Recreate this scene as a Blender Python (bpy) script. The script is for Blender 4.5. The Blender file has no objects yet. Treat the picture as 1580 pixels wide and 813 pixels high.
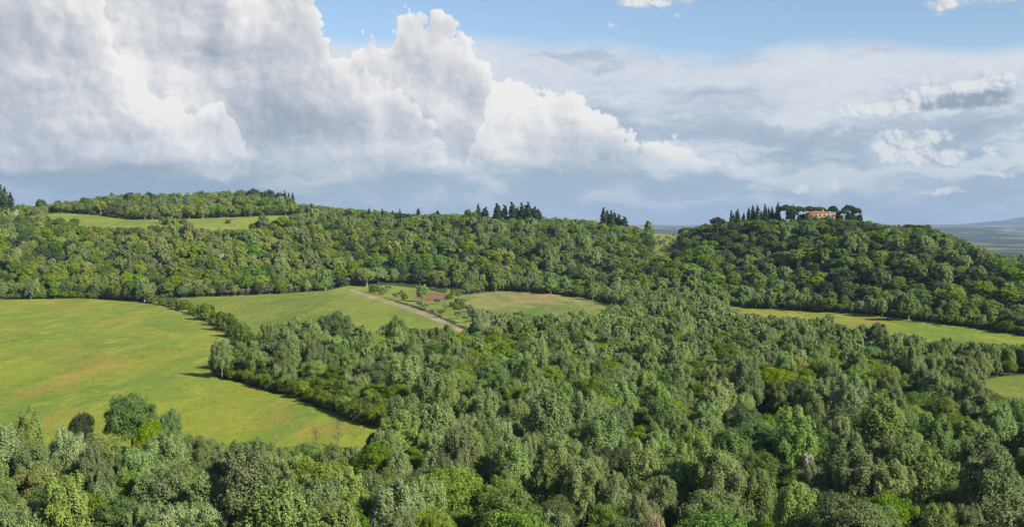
import bpy, bmesh, math, random, time
import numpy as np
from mathutils import Vector, Matrix
T0 = time.time()
rng = np.random.default_rng(7)
random.seed(7)
sc = bpy.context.scene
COL = sc.collection
R = math.radians

# ------------------------------------------------------------------ camera
EYE = 60.0                       # metres above the valley floor
F = 1694.0                       # focal length in pixels of a 1580 wide picture
PITCH = math.atan(56.5 / F)
cam_d = bpy.data.cameras.new('camera')
cam_d.sensor_width = 36.0
cam_d.lens = 36.0 * F / 1580.0
cam_d.clip_start = 0.5
cam_d.clip_end = 120000.0
cam = bpy.data.objects.new('camera', cam_d)
cam.location = (0, 0, EYE)
cam.rotation_euler = (math.pi / 2 - PITCH, 0, 0)
COL.objects.link(cam)
sc.camera = cam

# ------------------------------------------------------------------ exposure
vs = sc.view_settings
vs.view_transform = 'Standard'
vs.look = 'None'
vs.exposure = 0.93
vs.gamma = 1.0
vs.use_curve_mapping = False
sc.cycles.max_bounces = 5
sc.cycles.diffuse_bounces = 2
sc.cycles.transmission_bounces = 4
sc.cycles.volume_bounces = 0
sc.cycles.transparent_max_bounces = 6
sc.cycles.caustics_reflective = False
sc.cycles.caustics_refractive = False

# ------------------------------------------------------------------ sun
SUN_EL = R(33)
SUN_AZ = R(127)                  # clockwise from the viewing direction (+Y)
sun_d = bpy.data.lights.new('sun', 'SUN')
sun_d.energy = 5.0
sun_d.angle = R(0.5)
sun_d.color = (1.0, 0.91, 0.76)
sun = bpy.data.objects.new('sun', sun_d)
to_sun = Vector((math.sin(SUN_AZ) * math.cos(SUN_EL), math.cos(SUN_AZ) * math.cos(SUN_EL), math.sin(SUN_EL)))
sun.rotation_euler = to_sun.to_track_quat('Z', 'Y').to_euler()
COL.objects.link(sun)


def srgb(r, g, b, k=1.0):
    def f(c):
        c /= 255.0
        return (c / 12.92 if c <= 0.04045 else ((c + 0.055) / 1.055) ** 2.4) * k
    return (f(r), f(g), f(b), 1.0)


# ------------------------------------------------------------------ node helper
class NT:
    """writes shader node trees as expressions"""
    def __init__(self, tree):
        self.t = tree
        tree.nodes.clear()

    def new(self, typ, **kw):
        n = self.t.nodes.new(typ)
        for k, v in kw.items():
            setattr(n, k, v)
        return n

    def put(self, sock, v):
        if hasattr(v, 'is_linked') or isinstance(v, bpy.types.NodeSocket):
            self.t.links.new(v, sock)
        elif isinstance(v, (int, float)) and sock.type in ('VECTOR',):
            sock.default_value = (v, v, v)
        else:
            if sock.type == 'VECTOR' and len(v) == 4:
                v = v[:3]
            sock.default_value = v

    def m(self, op, a, b=None, c=None, clamp=False):
        n = self.new('ShaderNodeMath', operation=op, use_clamp=clamp)
        self.put(n.inputs[0], a)
        if b is not None:
            self.put(n.inputs[1], b)
        if c is not None:
            self.put(n.inputs[2], c)
        return n.outputs[0]

    def add(self, a, b): return self.m('ADD', a, b)
    def sub(self, a, b): return self.m('SUBTRACT', a, b)
    def mul(self, a, b, clamp=False): return self.m('MULTIPLY', a, b, clamp=clamp)
    def mad(self, a, b, c, clamp=False): return self.m('MULTIPLY_ADD', a, b, c, clamp=clamp)

    def v(self, op, a, b=None, out=0):
        n = self.new('ShaderNodeVectorMath', operation=op)
        self.put(n.inputs[0], a)
        if b is not None:
            if op == 'SCALE':
                self.put(n.inputs[3], b)
            else:
                self.put(n.inputs[1], b)
        return n.outputs[out]

    def xyz(self, x, y, z=0.0):
        n = self.new('ShaderNodeCombineXYZ')
        self.put(n.inputs[0], x); self.put(n.inputs[1], y); self.put(n.inputs[2], z)
        return n.outputs[0]

    def step(self, v, lo, hi, a=0.0, b=1.0, smooth=True):
        n = self.new('ShaderNodeMapRange', interpolation_type='SMOOTHSTEP' if smooth else 'LINEAR')
        for i, x in enumerate((v, lo, hi, a, b)):
            self.put(n.inputs[i], x)
        return n.outputs[0]

    def noise(self, vec, scale, detail=4, rough=0.55, dist=0.0, dims='3D', col=False):
        n = self.new('ShaderNodeTexNoise', noise_dimensions=dims)
        self.put(n.inputs['Vector'], vec)
        n.inputs['Scale'].default_value = scale
        n.inputs['Detail'].default_value = detail
        n.inputs['Roughness'].default_value = rough
        n.inputs['Distortion'].default_value = dist
        return n.outputs[1 if col else 0]

    def voro(self, vec, scale, detail=4, rough=0.5, dims='2D', smooth=None):
        n = self.new('ShaderNodeTexVoronoi', voronoi_dimensions=dims, feature='F1' if smooth is None else 'SMOOTH_F1')
        self.put(n.inputs['Vector'], vec)
        n.inputs['Scale'].default_value = scale
        n.inputs['Detail'].default_value = detail
        n.inputs['Roughness'].default_value = rough
        if smooth is not None:
            n.inputs['Smoothness'].default_value = smooth
        return n.outputs[0]

    def mix(self, f, a, b):
        n = self.new('ShaderNodeMix', data_type='RGBA')
        self.put(n.inputs[0], f); self.put(n.inputs[6], a); self.put(n.inputs[7], b)
        return n.outputs[2]

    def ramp(self, f, stops):
        n = self.new('ShaderNodeValToRGB')
        self.put(n.inputs[0], f)
        el = n.color_ramp.elements
        while len(el) < len(stops):
            el.new(0.5)
        for e, (p, c) in zip(el, stops):
            e.position = p; e.color = c
        return n.outputs[0]

    def curve(self, x, pts):
        n = self.new('ShaderNodeFloatCurve')
        c = n.mapping.curves[0]
        n.mapping.use_clip = False
        n.mapping.extend = 'HORIZONTAL'
        while len(c.points) < len(pts):
            c.points.new(0.5, 0.5)
        for p, (a, b) in zip(c.points, pts):
            p.location = (a, b)
            p.handle_type = 'AUTO_CLAMPED'
        n.mapping.update()
        self.put(n.inputs[1], x)
        return n.outputs[0]


# ------------------------------------------------------------------ sky
def ang(px, py):
    """direction of a photograph pixel as (azimuth, elevation), in tenths of a radian"""
    cx, cy = (px - 790) / F, (406.5 - py) / F
    z = cy * math.cos(PITCH) - math.sin(PITCH)
    y = math.cos(PITCH) + cy * math.sin(PITCH)
    return 10 * math.atan2(cx, y), 10 * math.atan2(z, math.hypot(cx, y))


w = bpy.data.worlds.new('World')
sc.world = w
w.use_nodes = True
g = NT(w.node_tree)
tc = g.new('ShaderNodeTexCoord')
sep = g.new('ShaderNodeSeparateXYZ')
g.t.links.new(tc.outputs['Generated'], sep.inputs[0])
dx, dy, dz = sep.outputs
az = g.mul(g.m('ARCTAN2', dx, dy), 10.0)
hyp = g.m('SQRT', g.add(g.mul(dx, dx), g.mul(dy, dy)))
el = g.mul(g.m('ARCTAN2', dz, hyp), 10.0)
P = g.xyz(az, el, 0.0)
nz1 = g.v('SUBTRACT', g.noise(P, 1.6, 5, 0.55, dims='2D', col=True), (0.5, 0.5, 0.5))
nz2 = g.v('SUBTRACT', g.noise(P, 6.0, 5, 0.6, dims='2D', col=True), (0.5, 0.5, 0.5))
Pw = g.v('ADD', g.v('ADD', P, g.v('SCALE', nz1, 0.20)), g.v('SCALE', nz2, 0.055))


def billow(vec, scale=2.4, off=(0, 0, 0)):
    return g.sub(1.0, g.voro(g.v('ADD', vec, off), scale, 4.0, 0.52))


def relief(vec, scale, d, k):
    """puffs lit from the upper right: height here minus height towards the sun"""
    a = billow(vec, scale)
    b = billow(vec, scale, (d * 0.8, d * 0.75, 0))
    return a, g.mul(g.sub(a, b), k)


def edge(pts):
    """a curve azimuth -> elevation through photograph pixels"""
    out = []
    for x, y in pts:
        a, e = ang(x, y)
        out.append(((a + 8) / 16, (e + 1) / 5))
    u = g.mad(g.v('DOT_PRODUCT', Pw3, (1, 0, 0), out=1), 1 / 16, 0.5)
    return g.mad(g.curve(u, out), 5.0, -1.0)


def blob(x, y, rx, ry, amp, vec=None):
    a, e = ang(x, y)
    q = g.v('MULTIPLY', g.v('SUBTRACT', vec or Pw, (a, e, 0)), (F / 10 / rx, F / 10 / ry, 0))
    l = g.v('DOT_PRODUCT', q, q, out=1)
    return g.mul(g.m('EXPONENT', g.mul(l, -1.0)), amp)


def blobs(lst, vec=None):
    s = None
    for b in lst:
        k = blob(*b, vec=vec)
        s = k if s is None else g.add(s, k)
    return s


Pw2 = g.v('ADD', P, g.v('SCALE', nz2, 0.12))
Pw3 = g.v('ADD', Pw2, g.v('SCALE', nz1, 0.13))

nish = g.new('ShaderNodeTexSky', sky_type='NISHITA', sun_disc=False)
nish.sun_elevation = SUN_EL
nish.sun_rotation = SUN_AZ
nish.altitude = 200
nish.air_density = 1.0
nish.dust_density = 0.3
nish.ozone_density = 2.2

# --- high stratus sheet
stv = g.v('MULTIPLY', g.v('ADD', P, g.v('SCALE', nz1, 0.25)), (0.45, 2.2, 1))
st_n = g.noise(stv, 1.1, 7, 0.62, dims='2D')
top_st = edge([(-400, -150), (300, 30), (480, 55), (760, 56), (860, 60), (960, 64), (1060, 80), (1110, 84), (1160, 74),
               (1230, 56), (1330, 50), (1420, 62), (1500, 68), (1600, 68), (2100, 40)])
d_st = g.add(g.sub(top_st, el), g.mul(g.sub(st_n, 0.5), 0.28))
a_st = g.step(d_st, -0.03, 0.16)
low = g.step(el, 0.1, 1.5)                      # 0 near the horizon, 1 high
st_n2 = g.noise(g.v('MULTIPLY', g.v('ADD', P, g.v('SCALE', nz1, 0.4)), (0.5, 1.9, 1)), 1.7, 8, 0.6, dims='2D')
st_c = g.ramp(low, [(0.0, srgb(164, 184, 199)), (0.28, srgb(163, 182, 198)), (0.6, srgb(184, 193, 207)), (1.0, srgb(219, 222, 230))])
st_c = g.mix(g.mul(g.step(st_n2, 0.45, 0.64), g.step(el, 0.05, 0.7, 0.45, 0.9)), st_c, srgb(225, 229, 232))
st_n3 = g.noise(g.v('MULTIPLY', g.v('ADD', P, g.v('SCALE', nz2, 0.10)), (0.9, 3.6, 1)), 1.9, 7, 0.6, dims='2D')
st_c = g.mix(g.mul(g.step(st_n3, 0.55, 0.72), 0.55), st_c, srgb(223, 227, 230))
st_c = g.mix(g.mul(g.step(st_n2, 0.50, 0.30), 0.6), st_c, srgb(148, 167, 186))

# --- the great cumulus: overlapping towers, each with its own outline, sharing one relief
def soft(vec, scale, d, k):
    a = g.noise(vec, scale, 6, 0.52, dims='2D')
    b = g.noise(g.v('ADD', vec, (d * 0.8, d * 0.75, 0)), scale, 6, 0.52, dims='2D')
    return g.mul(g.sub(a, b), k)


B1, V1 = relief(Pw, 2.6, 0.07, 0.32)
B2, R2 = relief(g.v('ADD', Pw, (2.3, 7.7, 0)), 6.5, 0.03, 0.17)
SOFT = g.add(soft(g.v('ADD', P, g.v('SCALE', nz1, 0.20)), 0.9, 0.22, 1.25), soft(g.v('ADD', P, (4.4, 8.1, 0)), 2.4, 0.09, 0.35))
RELF = g.add(SOFT, g.add(V1, R2))
base_c = g.step(g.add(el, g.mul(g.sub(st_n2, 0.5), 0.7)), 0.36, 0.74)   # cloud base dissolves into rain haze
lightmap = blobs([
    (250, 30, 110, 50, 0.10), (240, 140, 60, 45, 0.30), (320, 150, 50, 40, 0.25), (350, 205, 40, 40, 0.15), (120, 190, 110, 14, 0.12), (60, 160, 80, 28, -0.12),
    (275, 88, 45, 24, -0.10), (335, 78, 22, 18, -0.26), (440, 80, 45, 30, -0.16), (400, 60, 50, 40, -0.05), (470, 192, 95, 36, -0.34), (400, 160, 60, 30, -0.10),
    (250, 205, 90, 18, -0.14), (560, 180, 100, 40, -0.10), (700, 70, 55, 25, 0.18), (600, 75, 50, 26, -0.10), (640, 200, 80, 30, -0.06), (560, 230, 130, 12, 0.12),
    (800, 160, 90, 45, 0.18), (900, 190, 110, 45, 0.16), (1040, 225, 80, 30, 0.16), (790, 128, 24, 16, -0.22), (745, 145, 18, 30, -0.2), (860, 240, 150, 20, -0.08)])
CR = [(0.0, srgb(160, 169, 183)), (0.28, srgb(182, 188, 197)), (0.55, srgb(207, 209, 214)), (0.8, srgb(232, 231, 230)), (1.0, srgb(249, 246, 240))]


def tower(pts, lump, base, rim_k, low_mask, fall=3.5, sharp=0.05, lm=1.0):
    top = edge(pts)
    d = g.add(g.sub(top, el), g.add(g.mad(B1, lump, -0.55 * lump), g.mad(B2, lump * 0.45, -0.25 * lump)))
    a = g.mul(g.step(d, 0.0, sharp), low_mask)
    rim = g.m('EXPONENT', g.mul(g.m('ABSOLUTE', d), -fall))
    lit = g.add(g.add(base, g.mul(lightmap, lm)), g.add(RELF, g.mul(rim, rim_k)))
    return a, g.ramp(lit, CR)


a_c, col_c = tower([(-900, -300), (380, -90), (465, -70), (492, -12), (506, 20), (545, 36), (590, 28), (618, 2), (655, -8), (705, 2), (742, 36), (762, 84), (772, 112),
                    (800, 130), (925, 200), (990, 260), (1100, 330), (1500, 420), (2200, 700)], 0.28, 0.56, 0.40, base_c)
a_m, col_m = tower([(-900, -200), (380, -90), (440, -60), (476, -20), (498, 22), (514, 42), (527, 70), (545, 86), (570, 94), (595, 110), (620, 124), (648, 150), (690, 200), (760, 300), (900, 500),
                    (2200, 900)], 0.24, 0.54, 0.32, base_c)
a_r, col_r = tower([(-1500, 900), (560, 560), (690, 300), (722, 215), (738, 170), (752, 128), (775, 104), (800, 92), (838, 106), (880, 122), (925, 130), (955, 160), (990, 194), (1045, 192),
                    (1085, 208), (1125, 234), (1200, 262), (1300, 330), (1500, 420), (2200, 700)], 0.24, 0.56, 0.34, g.step(g.add(el, g.mul(g.sub(st_n2, 0.5), 0.6)), 0.40, 0.75))
a_l, col_l = tower([(-1500, -500), (120, -100), (182, 50), (220, 84), (232, 110), (262, 118), (294, 142), (312, 120), (331, 120), (345, 138), (351, 164), (369, 180), (387, 210), (400, 250), (430, 330),
                    (600, 560), (2200, 900)], 0.22, 0.60, 0.30, g.step(el, 0.48, 0.78), 2.6)
a_g, col_g = tower([(-1500, -300), (40, -60), (100, 4), (132, 36), (142, 70), (163, 82), (181, 108), (190, 160), (215, 205), (270, 330), (600, 700), (2200, 1200)], 0.20, 0.45, 0.14,
                   g.step(g.add(el, g.mul(g.sub(st_n, 0.5), 0.4)), 0.55, 0.85), 5.0, 0.14, 0.8)

# --- rain haze under the big cloud
rain_d = g.mul(g.step(az, 0.6, -2.6), g.step(el, 1.05, 0.55))
rain_c = g.ramp(g.mad(el, 1.0, g.mul(g.sub(st_n, 0.5), 0.9)), [(0.0, srgb(164, 186, 200)), (0.22, srgb(144, 167, 182)), (0.6, srgb(149, 167, 180)), (1.0, srgb(178, 186, 197))])

# --- small clouds: (px, py, rx, ry, darkness)
B4, R4 = relief(g.v('ADD', Pw, (11.7, 4.9, 0)), 6.0, 0.03, 0.9)
sm = [(1345, 168, 75, 11, .95), (1300, 174, 40, 7, .6), (1415, 148, 55, 15, 1.0), (1520, 132, 75, 26, 1.3), (1480, 165, 110, 8, .8), (1375, 205, 110, 6, .62), (1455, 210, 48, 8, .95), (1302, 199, 22, 7, .8),
      (1405, 240, 62, 19, 1.25), (1368, 224, 16, 15, 1.0), (1404, 226, 14, 11, .9), (1470, 247, 22, 11, .9), (1528, 233, 15, 6, .7), (1512, 265, 17, 5, .95), (1545, 270, 18, 7, 1.2),
      (1165, 238, 27, 9, .85), (1233, 254, 11, 4, .75), (1278, 247, 6, 9, .75), (1262, 289, 46, 8, .9), (1232, 294, 22, 6, .9), (1292, 279, 13, 7, .75), (1165, 290, 30, 7, .8), (1132, 271, 20, 5, .65),
      (1375, 287, 32, 7, .85), (1468, 293, 38, 6, 1.1), (1425, 298, 28, 4, .75), (1350, 318, 32, 5, .6), (1180, 164, 26, 8, .65), (950, 285, 16, 8, .7), (870, 291, 26, 4, .6), (1060, 300, 30, 5, .5),
      (1020, 4, 70, 11, .95), (980, -4, 50, 12, .9), (1042, 22, 12, 6, .75), (942, 38, 18, 9, .65), (1450, 14, 22, 16, .95), (1550, -2, 100, 8, 1.0), (600, 22, 30, 5, .6), (541, 10, 22, 8, .5)]
smd = blobs([(a, b, c, d, e) for a, b, c, d, e in sm], vec=Pw2)
d_s = g.add(smd, g.mad(B4, 0.70, -0.82))
a_s = g.mul(g.step(d_s, -0.24, 0.50), 0.93)
darkb = blobs([(1500, 154, 62, 12, -0.95), (1560, 156, 60, 11, -0.85), (1430, 158, 30, 6, -.25), (1390, 262, 60, 8, -0.35)])
lit_s = g.add(g.add(0.80, R4), g.add(darkb, g.mul(d_s, 0.25)))
col_s = g.ramp(lit_s, [(0.0, srgb(140, 150, 168)), (0.35, srgb(172, 180, 196)), (0.65, srgb(212, 215, 222)), (1.0, srgb(240, 238, 234))])

rain_c = g.mix(g.mul(g.step(st_n2, 0.50, 0.66), 0.45), rain_c, srgb(196, 204, 216))
# composite: a colour and a cover
c = g.mix(g.mul(a_s, g.step(el, -0.1, 0.25)), st_c, col_s)
cover = g.m('MAXIMUM', g.mul(a_st, 0.93), a_s)
k = a_c
c = g.mix(rain_d, c, rain_c)
c = g.mix(k, c, col_c)
cover = g.m('MAXIMUM', cover, k)
c = g.mix(a_m, c, col_m)
cover = g.m('MAXIMUM', cover, a_m)
c = g.mix(a_r, c, col_r)
cover = g.m('MAXIMUM', cover, a_r)
c = g.mix(a_l, c, col_l)
cover = g.m('MAXIMUM', cover, a_l)
c = g.mix(a_g, c, col_g)
cover = g.m('MAXIMUM', cover, a_g)
cover = g.m('MAXIMUM', cover, rain_d)
bg1 = g.new('ShaderNodeBackground'); bg2 = g.new('ShaderNodeBackground')
g.put(bg1.inputs[0], nish.outputs[0]); bg1.inputs[1].default_value = 0.076
g.put(bg2.inputs[0], c); bg2.inputs[1].default_value = 0.53
mx = g.new('ShaderNodeMixShader')
g.put(mx.inputs[0], cover)
g.put(mx.inputs[1], bg1.outputs[0]); g.put(mx.inputs[2], bg2.outputs[0])
wo = g.new('ShaderNodeOutputWorld')
g.put(wo.inputs[0], mx.outputs[0])
w.cycles.sampling_method = 'MANUAL'
w.cycles.sample_map_resolution = 512

# ------------------------------------------------------------------ helpers for objects
def tag(o, label=None, cat=None, group=None, kind=None):
    if label: o['label'] = label
    if cat: o['category'] = cat
    if group: o['group'] = group
    if kind: o['kind'] = kind
    return o


def np_mesh(name, verts, faces, mats=(), mat_idx=None, smooth=False):
    """verts (n,3); faces: (m,k) array or list of index lists"""
    me = bpy.data.meshes.new(name)
    verts = np.asarray(verts, dtype=np.float32)
    if isinstance(faces, np.ndarray):
        n, k = faces.shape
        loops = faces.ravel(); tot = np.full(n, k, np.int32); start = np.arange(n, dtype=np.int32) * k
    else:
        loops = np.array([i for f in faces for i in f], np.int32)
        tot = np.array([len(f) for f in faces], np.int32)
        start = np.concatenate([[0], np.cumsum(tot)[:-1]]).astype(np.int32)
    me.vertices.add(len(verts)); me.vertices.foreach_set('co', verts.ravel())
    me.loops.add(len(loops)); me.loops.foreach_set('vertex_index', loops.astype(np.int32))
    me.polygons.add(len(tot)); me.polygons.foreach_set('loop_start', start)
    if mat_idx is not None:
        me.polygons.foreach_set('material_index', np.asarray(mat_idx, np.int32))
    me.update(calc_edges=True)
    if smooth:
        me.polygons.foreach_set('use_smooth', np.ones(len(tot), bool))
    for m in mats:
        me.materials.append(m)
    me.validate()
    return me


def link(name, data, parent=None, loc=(0, 0, 0)):
    o = bpy.data.objects.new(name, data)
    COL.objects.link(o)
    o.location = loc
    if parent: o.parent = parent
    return o


class Geo:
    """collects boxes, tubes and polygons for one mesh"""
    def __init__(self): self.v = []; self.f = []
    def poly(self, pts):
        b = len(self.v); self.v += [tuple(p) for p in pts]; self.f.append(list(range(b, b + len(pts))))
    def box(self, x0, x1, y0, y1, z0, z1):
        b = len(self.v)
        self.v += [(x, y, z) for z in (z0, z1) for y in (y0, y1) for x in (x0, x1)]
        for q in ((0, 2, 3, 1), (4, 5, 7, 6), (0, 1, 5, 4), (2, 6, 7, 3), (0, 4, 6, 2), (1, 3, 7, 5)):
            self.f.append([b + i for i in q])
    def tube(self, pts, radii, n=7):
        b = len(self.v)
        pts = [Vector(p) for p in pts]
        for i, (p, r) in enumerate(zip(pts, radii)):
            d = (pts[min(i + 1, len(pts) - 1)] - pts[max(i - 1, 0)]).normalized()
            s = d.cross(Vector((0.31, 0.95, 0.05))).normalized(); t = d.cross(s)
            for k in range(n):
                a = 2 * math.pi * k / n
                self.v.append(tuple(p + (s * math.cos(a) + t * math.sin(a)) * r))
        for i in range(len(pts) - 1):
            for k in range(n):
                a, c = b + i * n + k, b + i * n + (k + 1) % n
                self.f.append([a, c, c + n, a + n])
        self.f.append([b + (len(pts) - 1) * n + k for k in range(n)])
    def mesh(self, name, mats, smooth=False):
        return np_mesh(name, self.v, self.f, mats, smooth=smooth)


# ------------------------------------------------------------------ terrain
def vnoise(x, y, seed=0):
    """smooth value noise in -1..1"""
    xi, yi = np.floor(x), np.floor(y)
    fx, fy = x - xi, y - yi
    fx = fx * fx * (3 - 2 * fx); fy = fy * fy * (3 - 2 * fy)
    def h(a, b):
        s = np.sin(a * 127.1 + b * 311.7 + seed * 74.7) * 43758.5453
        return (s - np.floor(s)) * 2 - 1
    return (h(xi, yi) * (1 - fx) + h(xi + 1, yi) * fx) * (1 - fy) + (h(xi, yi + 1) * (1 - fx) + h(xi + 1, yi + 1) * fx) * fy


def fbm(x, y, seed=0, n=4):
    s, a = 0, 1.0
    for i in range(n):
        s = s + a * vnoise(x, y, seed + i); x = x * 2.03 + 17.1; y = y * 2.03 + 9.2; a *= 0.5
    return s


NEAR = [(-500, 58), (0, 57), (60, 30), (110, 5), (140, 0)]
TAIL = [(1900, 10), (2500, -20), (4000, -58), (6500, -62), (40000, -62)]
PROF = {   # photograph column: (distance, ground height)
    -350: [(860, 2), (905, 7), (1010, 34), (1100, 50), (1150, 58.6), (1300, 73), (1400, 78), (1500, 80)],
    0:   [(860, 2), (905, 7), (1010, 34), (1100, 50), (1150, 58.6), (1300, 73), (1380, 77), (1500, 78)],
    190: [(860, 2), (905, 7), (1010, 34), (1100, 50), (1150, 58.6), (1300, 74), (1400, 84), (1500, 91)],
    380: [(880, 2), (925, 6), (1010, 30), (1090, 46), (1150, 57.5), (1300, 71), (1400, 84), (1500, 97)],
    460: [(930, 4), (970, 6), (1060, 34), (1120, 50), (1180, 60), (1280, 68), (1370, 76), (1500, 78)],
    600: [(980, 5), (1100, 33), (1200, 52), (1250, 61), (1350, 67), (1500, 62)],
    800: [(970, 2), (1080, 30), (1180, 54), (1250, 63), (1330, 66), (1500, 56)],
    950: [(900, 0), (1050, 25), (1180, 45), (1260, 54), (1320, 56), (1500, 46)],
    1030: [(870, 0), (1000, 22), (1100, 34), (1200, 43), (1300, 50.5), (1340, 51), (1500, 40)],
    1120: [(850, 0), (900, 8), (960, 19), (1000, 28), (1040, 44), (1085, 60), (1110, 61), (1250, 50)],
    1200: [(825, 0), (930, 18), (1000, 38), (1050, 57), (1090, 67), (1200, 60)],
    1280: [(760, 0), (850, 20), (950, 50), (1020, 65), (1060, 68), (1200, 60)],
    1350: [(730, 0), (850, 28), (940, 50), (1000, 56), (1040, 57), (1200, 45)],
    1420: [(690, 0), (800, 26), (900, 45), (960, 51), (1000, 50), (1150, 30)],
    1500: [(650, 0), (760, 22), (850, 36), (900, 38), (1000, 31), (1150, 10)],
    1580: [(610, 0), (720, 16), (800, 22), (850, 22), (950, 8), (1150, -5)],
    1760: [(560, 0), (700, 8), (800, 6), (900, -2), (1150, -10)],
}
DG = np.concatenate([np.arange(-500, 2000, 10.0), np.arange(2000, 41000, 250.0)])
UG = np.linspace(-0.72, 0.72, 145)


def _table():
    us, rows = [], []
    for px, pts in sorted(PROF.items()):
        p = NEAR + pts + [t for t in TAIL if t[0] > pts[-1][0]]
        us.append((px - 790) / F)
        rows.append(np.interp(DG, [a for a, _ in p], [b for _, b in p]))
    rows = np.array(rows)
    tab = np.array([[np.interp(u, us, rows[:, j]) for u in UG] for j in range(len(DG))])
    k = np.array([1, 3, 5, 3, 1.0]); k /= k.sum()
    for ax, n in ((0, 1), (1, 2)):
        for _ in range(n):
            tab = np.apply_along_axis(lambda r: np.convolve(np.pad(r, 2, 'edge'), k, 'valid'), ax, tab)
    return tab


TAB = _table()


def height(x, y):
    x = np.asarray(x, float); y = np.asarray(y, float)
    u = np.clip(x / np.maximum(y, 120.0), -0.715, 0.715)
    fu = (u - UG[0]) / (UG[1] - UG[0])
    iu = np.clip(fu.astype(int), 0, len(UG) - 2); fu = fu - iu
    yc = np.clip(y, -499, 40500)
    j = np.clip(np.searchsorted(DG, yc, side='right') - 1, 0, len(DG) - 2)
    fj = (yc - DG[j]) / (DG[j + 1] - DG[j])
    z = (TAB[j, iu] * (1 - fu) + TAB[j, iu + 1] * fu) * (1 - fj) + (TAB[j + 1, iu] * (1 - fu) + TAB[j + 1, iu + 1] * fu) * fj
    hill = np.clip(z / 30, 0, 1) * (y < 2000)
    z = z + fbm(x / 90, y / 90, 3, 3) * 2.2 * hill + fbm(x / 140, y / 140, 5, 2) * 0.35
    # rolling country and far ranges
    far = np.clip((y - 3000) / 3000, 0, 1)
    z = z + far * (fbm(x / 1300, y / 900, 11, 4) * 16)
    uu = np.clip(x / np.maximum(y, 3000), -.6, .6)
    r1 = np.exp(-((y - 13500) / 2600) ** 2) * np.clip(105 + 60 * fbm(x / 1100, y / 4000, 21, 4), 0, 300)
    r2 = np.exp(-((y - 24000) / 4200) ** 2) * np.clip(175 + 130 * np.clip((uu - .37) / .10, 0, 1.5) + 75 * fbm(x / 1500, y / 9000, 33, 5), 0, 600)
    return z + r1 + r2


def h1(x, y): return float(height(np.array([x]), np.array([y]))[0])


CP, SP = math.cos(PITCH), math.sin(PITCH)


def project(x, y, z):
    dz = z - EYE
    d = y * CP - dz * SP
    up = dz * CP + y * SP
    return 790 + F * x / d, 406.5 - F * up / d


def ray(px, py):
    cx, cy = (px - 790) / F, (406.5 - py) / F
    return cx, CP + cy * SP, cy * CP - SP


_D = np.concatenate([np.arange(120, 1700, 2.0), np.arange(1700, 9000, 20.0)])


def ground(px, py):
    """first hit of the terrain along a photograph pixel"""
    a, b, c = ray(px, py)
    xs, zs = _D * a / b, EYE + _D * c / b
    hit = np.nonzero(height(xs, _D) >= zs)[0]
    i = hit[0] if len(hit) else len(_D) - 1
    return float(xs[i]), float(_D[i]), float(height(xs[i:i + 1], _D[i:i + 1])[0])


def axis(lo, hi, near_lo, near_hi, step, grow):
    a = list(np.arange(near_lo, near_hi + 1, step))
    s, v = step, near_hi
    while v < hi:
        s *= grow; v += s; a.append(min(v, hi))
    s, v, b = step, near_lo, []
    while v > lo:
        s *= grow; v -= s; b.append(max(v, lo))
    return np.array(sorted(set(b + a)))


# ------------------------------------------------------------------ materials
def mat(name):
    m = bpy.data.materials.new(name)
    m.use_nodes = True
    n = NT(m.node_tree)
    return m, n


def finish(n, color, rough=0.9, bump=None, bump_d=0.3, spec=0.2):
    b = n.new('ShaderNodeBsdfPrincipled')
    n.put(b.inputs['Base Color'], color)
    b.inputs['Roughness'].default_value = rough
    b.inputs['Specular IOR Level'].default_value = spec
    if bump is not None:
        bn = n.new('ShaderNodeBump')
        bn.inputs['Distance'].default_value = bump_d
        bn.inputs['Strength'].default_value = 1.0
        n.put(bn.inputs['Height'], bump)
        n.put(b.inputs['Normal'], bn.outputs[0])
    o = n.new('ShaderNodeOutputMaterial')
    n.put(o.inputs[0], b.outputs[0])
    return b


def pos(n):
    gnode = n.new('ShaderNodeNewGeometry')
    return gnode.outputs['Position']


def c3(r, g_, b): return (r, g_, b, 1.0)


def grass_mat(name, base, light, dark, warm, warm_amt, seed, stretch=(1, 1, 1), rot=0.0):
    m, n = mat(name)
    p = pos(n)
    mp = n.new('ShaderNodeMapping'); n.put(mp.inputs[0], p)
    mp.inputs['Location'].default_value = (seed * 31.7, seed * 11.3, 0)
    mp.inputs['Rotation'].default_value = (0, 0, rot)
    mp.inputs['Scale'].default_value = stretch
    q = mp.outputs[0]
    big = n.noise(q, 1 / 55, 5, 0.55)
    mid = n.noise(q, 1 / 14, 6, 0.65, dist=0.6)
    fine = n.noise(n.v('MULTIPLY', p, (1, .6, 1)), 1 / 3.2, 8, 0.8)
    wrm = n.noise(n.v('ADD', q, (400, 90, 0)), 1 / 45, 6, 0.62, dist=0.5)
    c = n.mix(n.step(big, 0.36, 0.62), dark, base)
    c = n.mix(n.mul(n.step(mid, 0.48, 0.68), 0.75), c, light)
    c = n.mix(n.mul(n.step(mid, 0.44, 0.30), 0.55), c, dark)
    c = n.mix(n.mul(n.step(wrm, 0.50, 0.66), warm_amt), c, warm)
    c = n.mix(n.mul(n.step(fine, 0.50, 0.68), 0.55), c, light)
    c = n.mix(n.mul(n.step(fine, 0.50, 0.32), 0.50), c, dark)
    finish(n, c, 0.95, n.add(fine, n.mul(mid, 0.6)), 0.5, 0.1)
    return m


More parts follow.
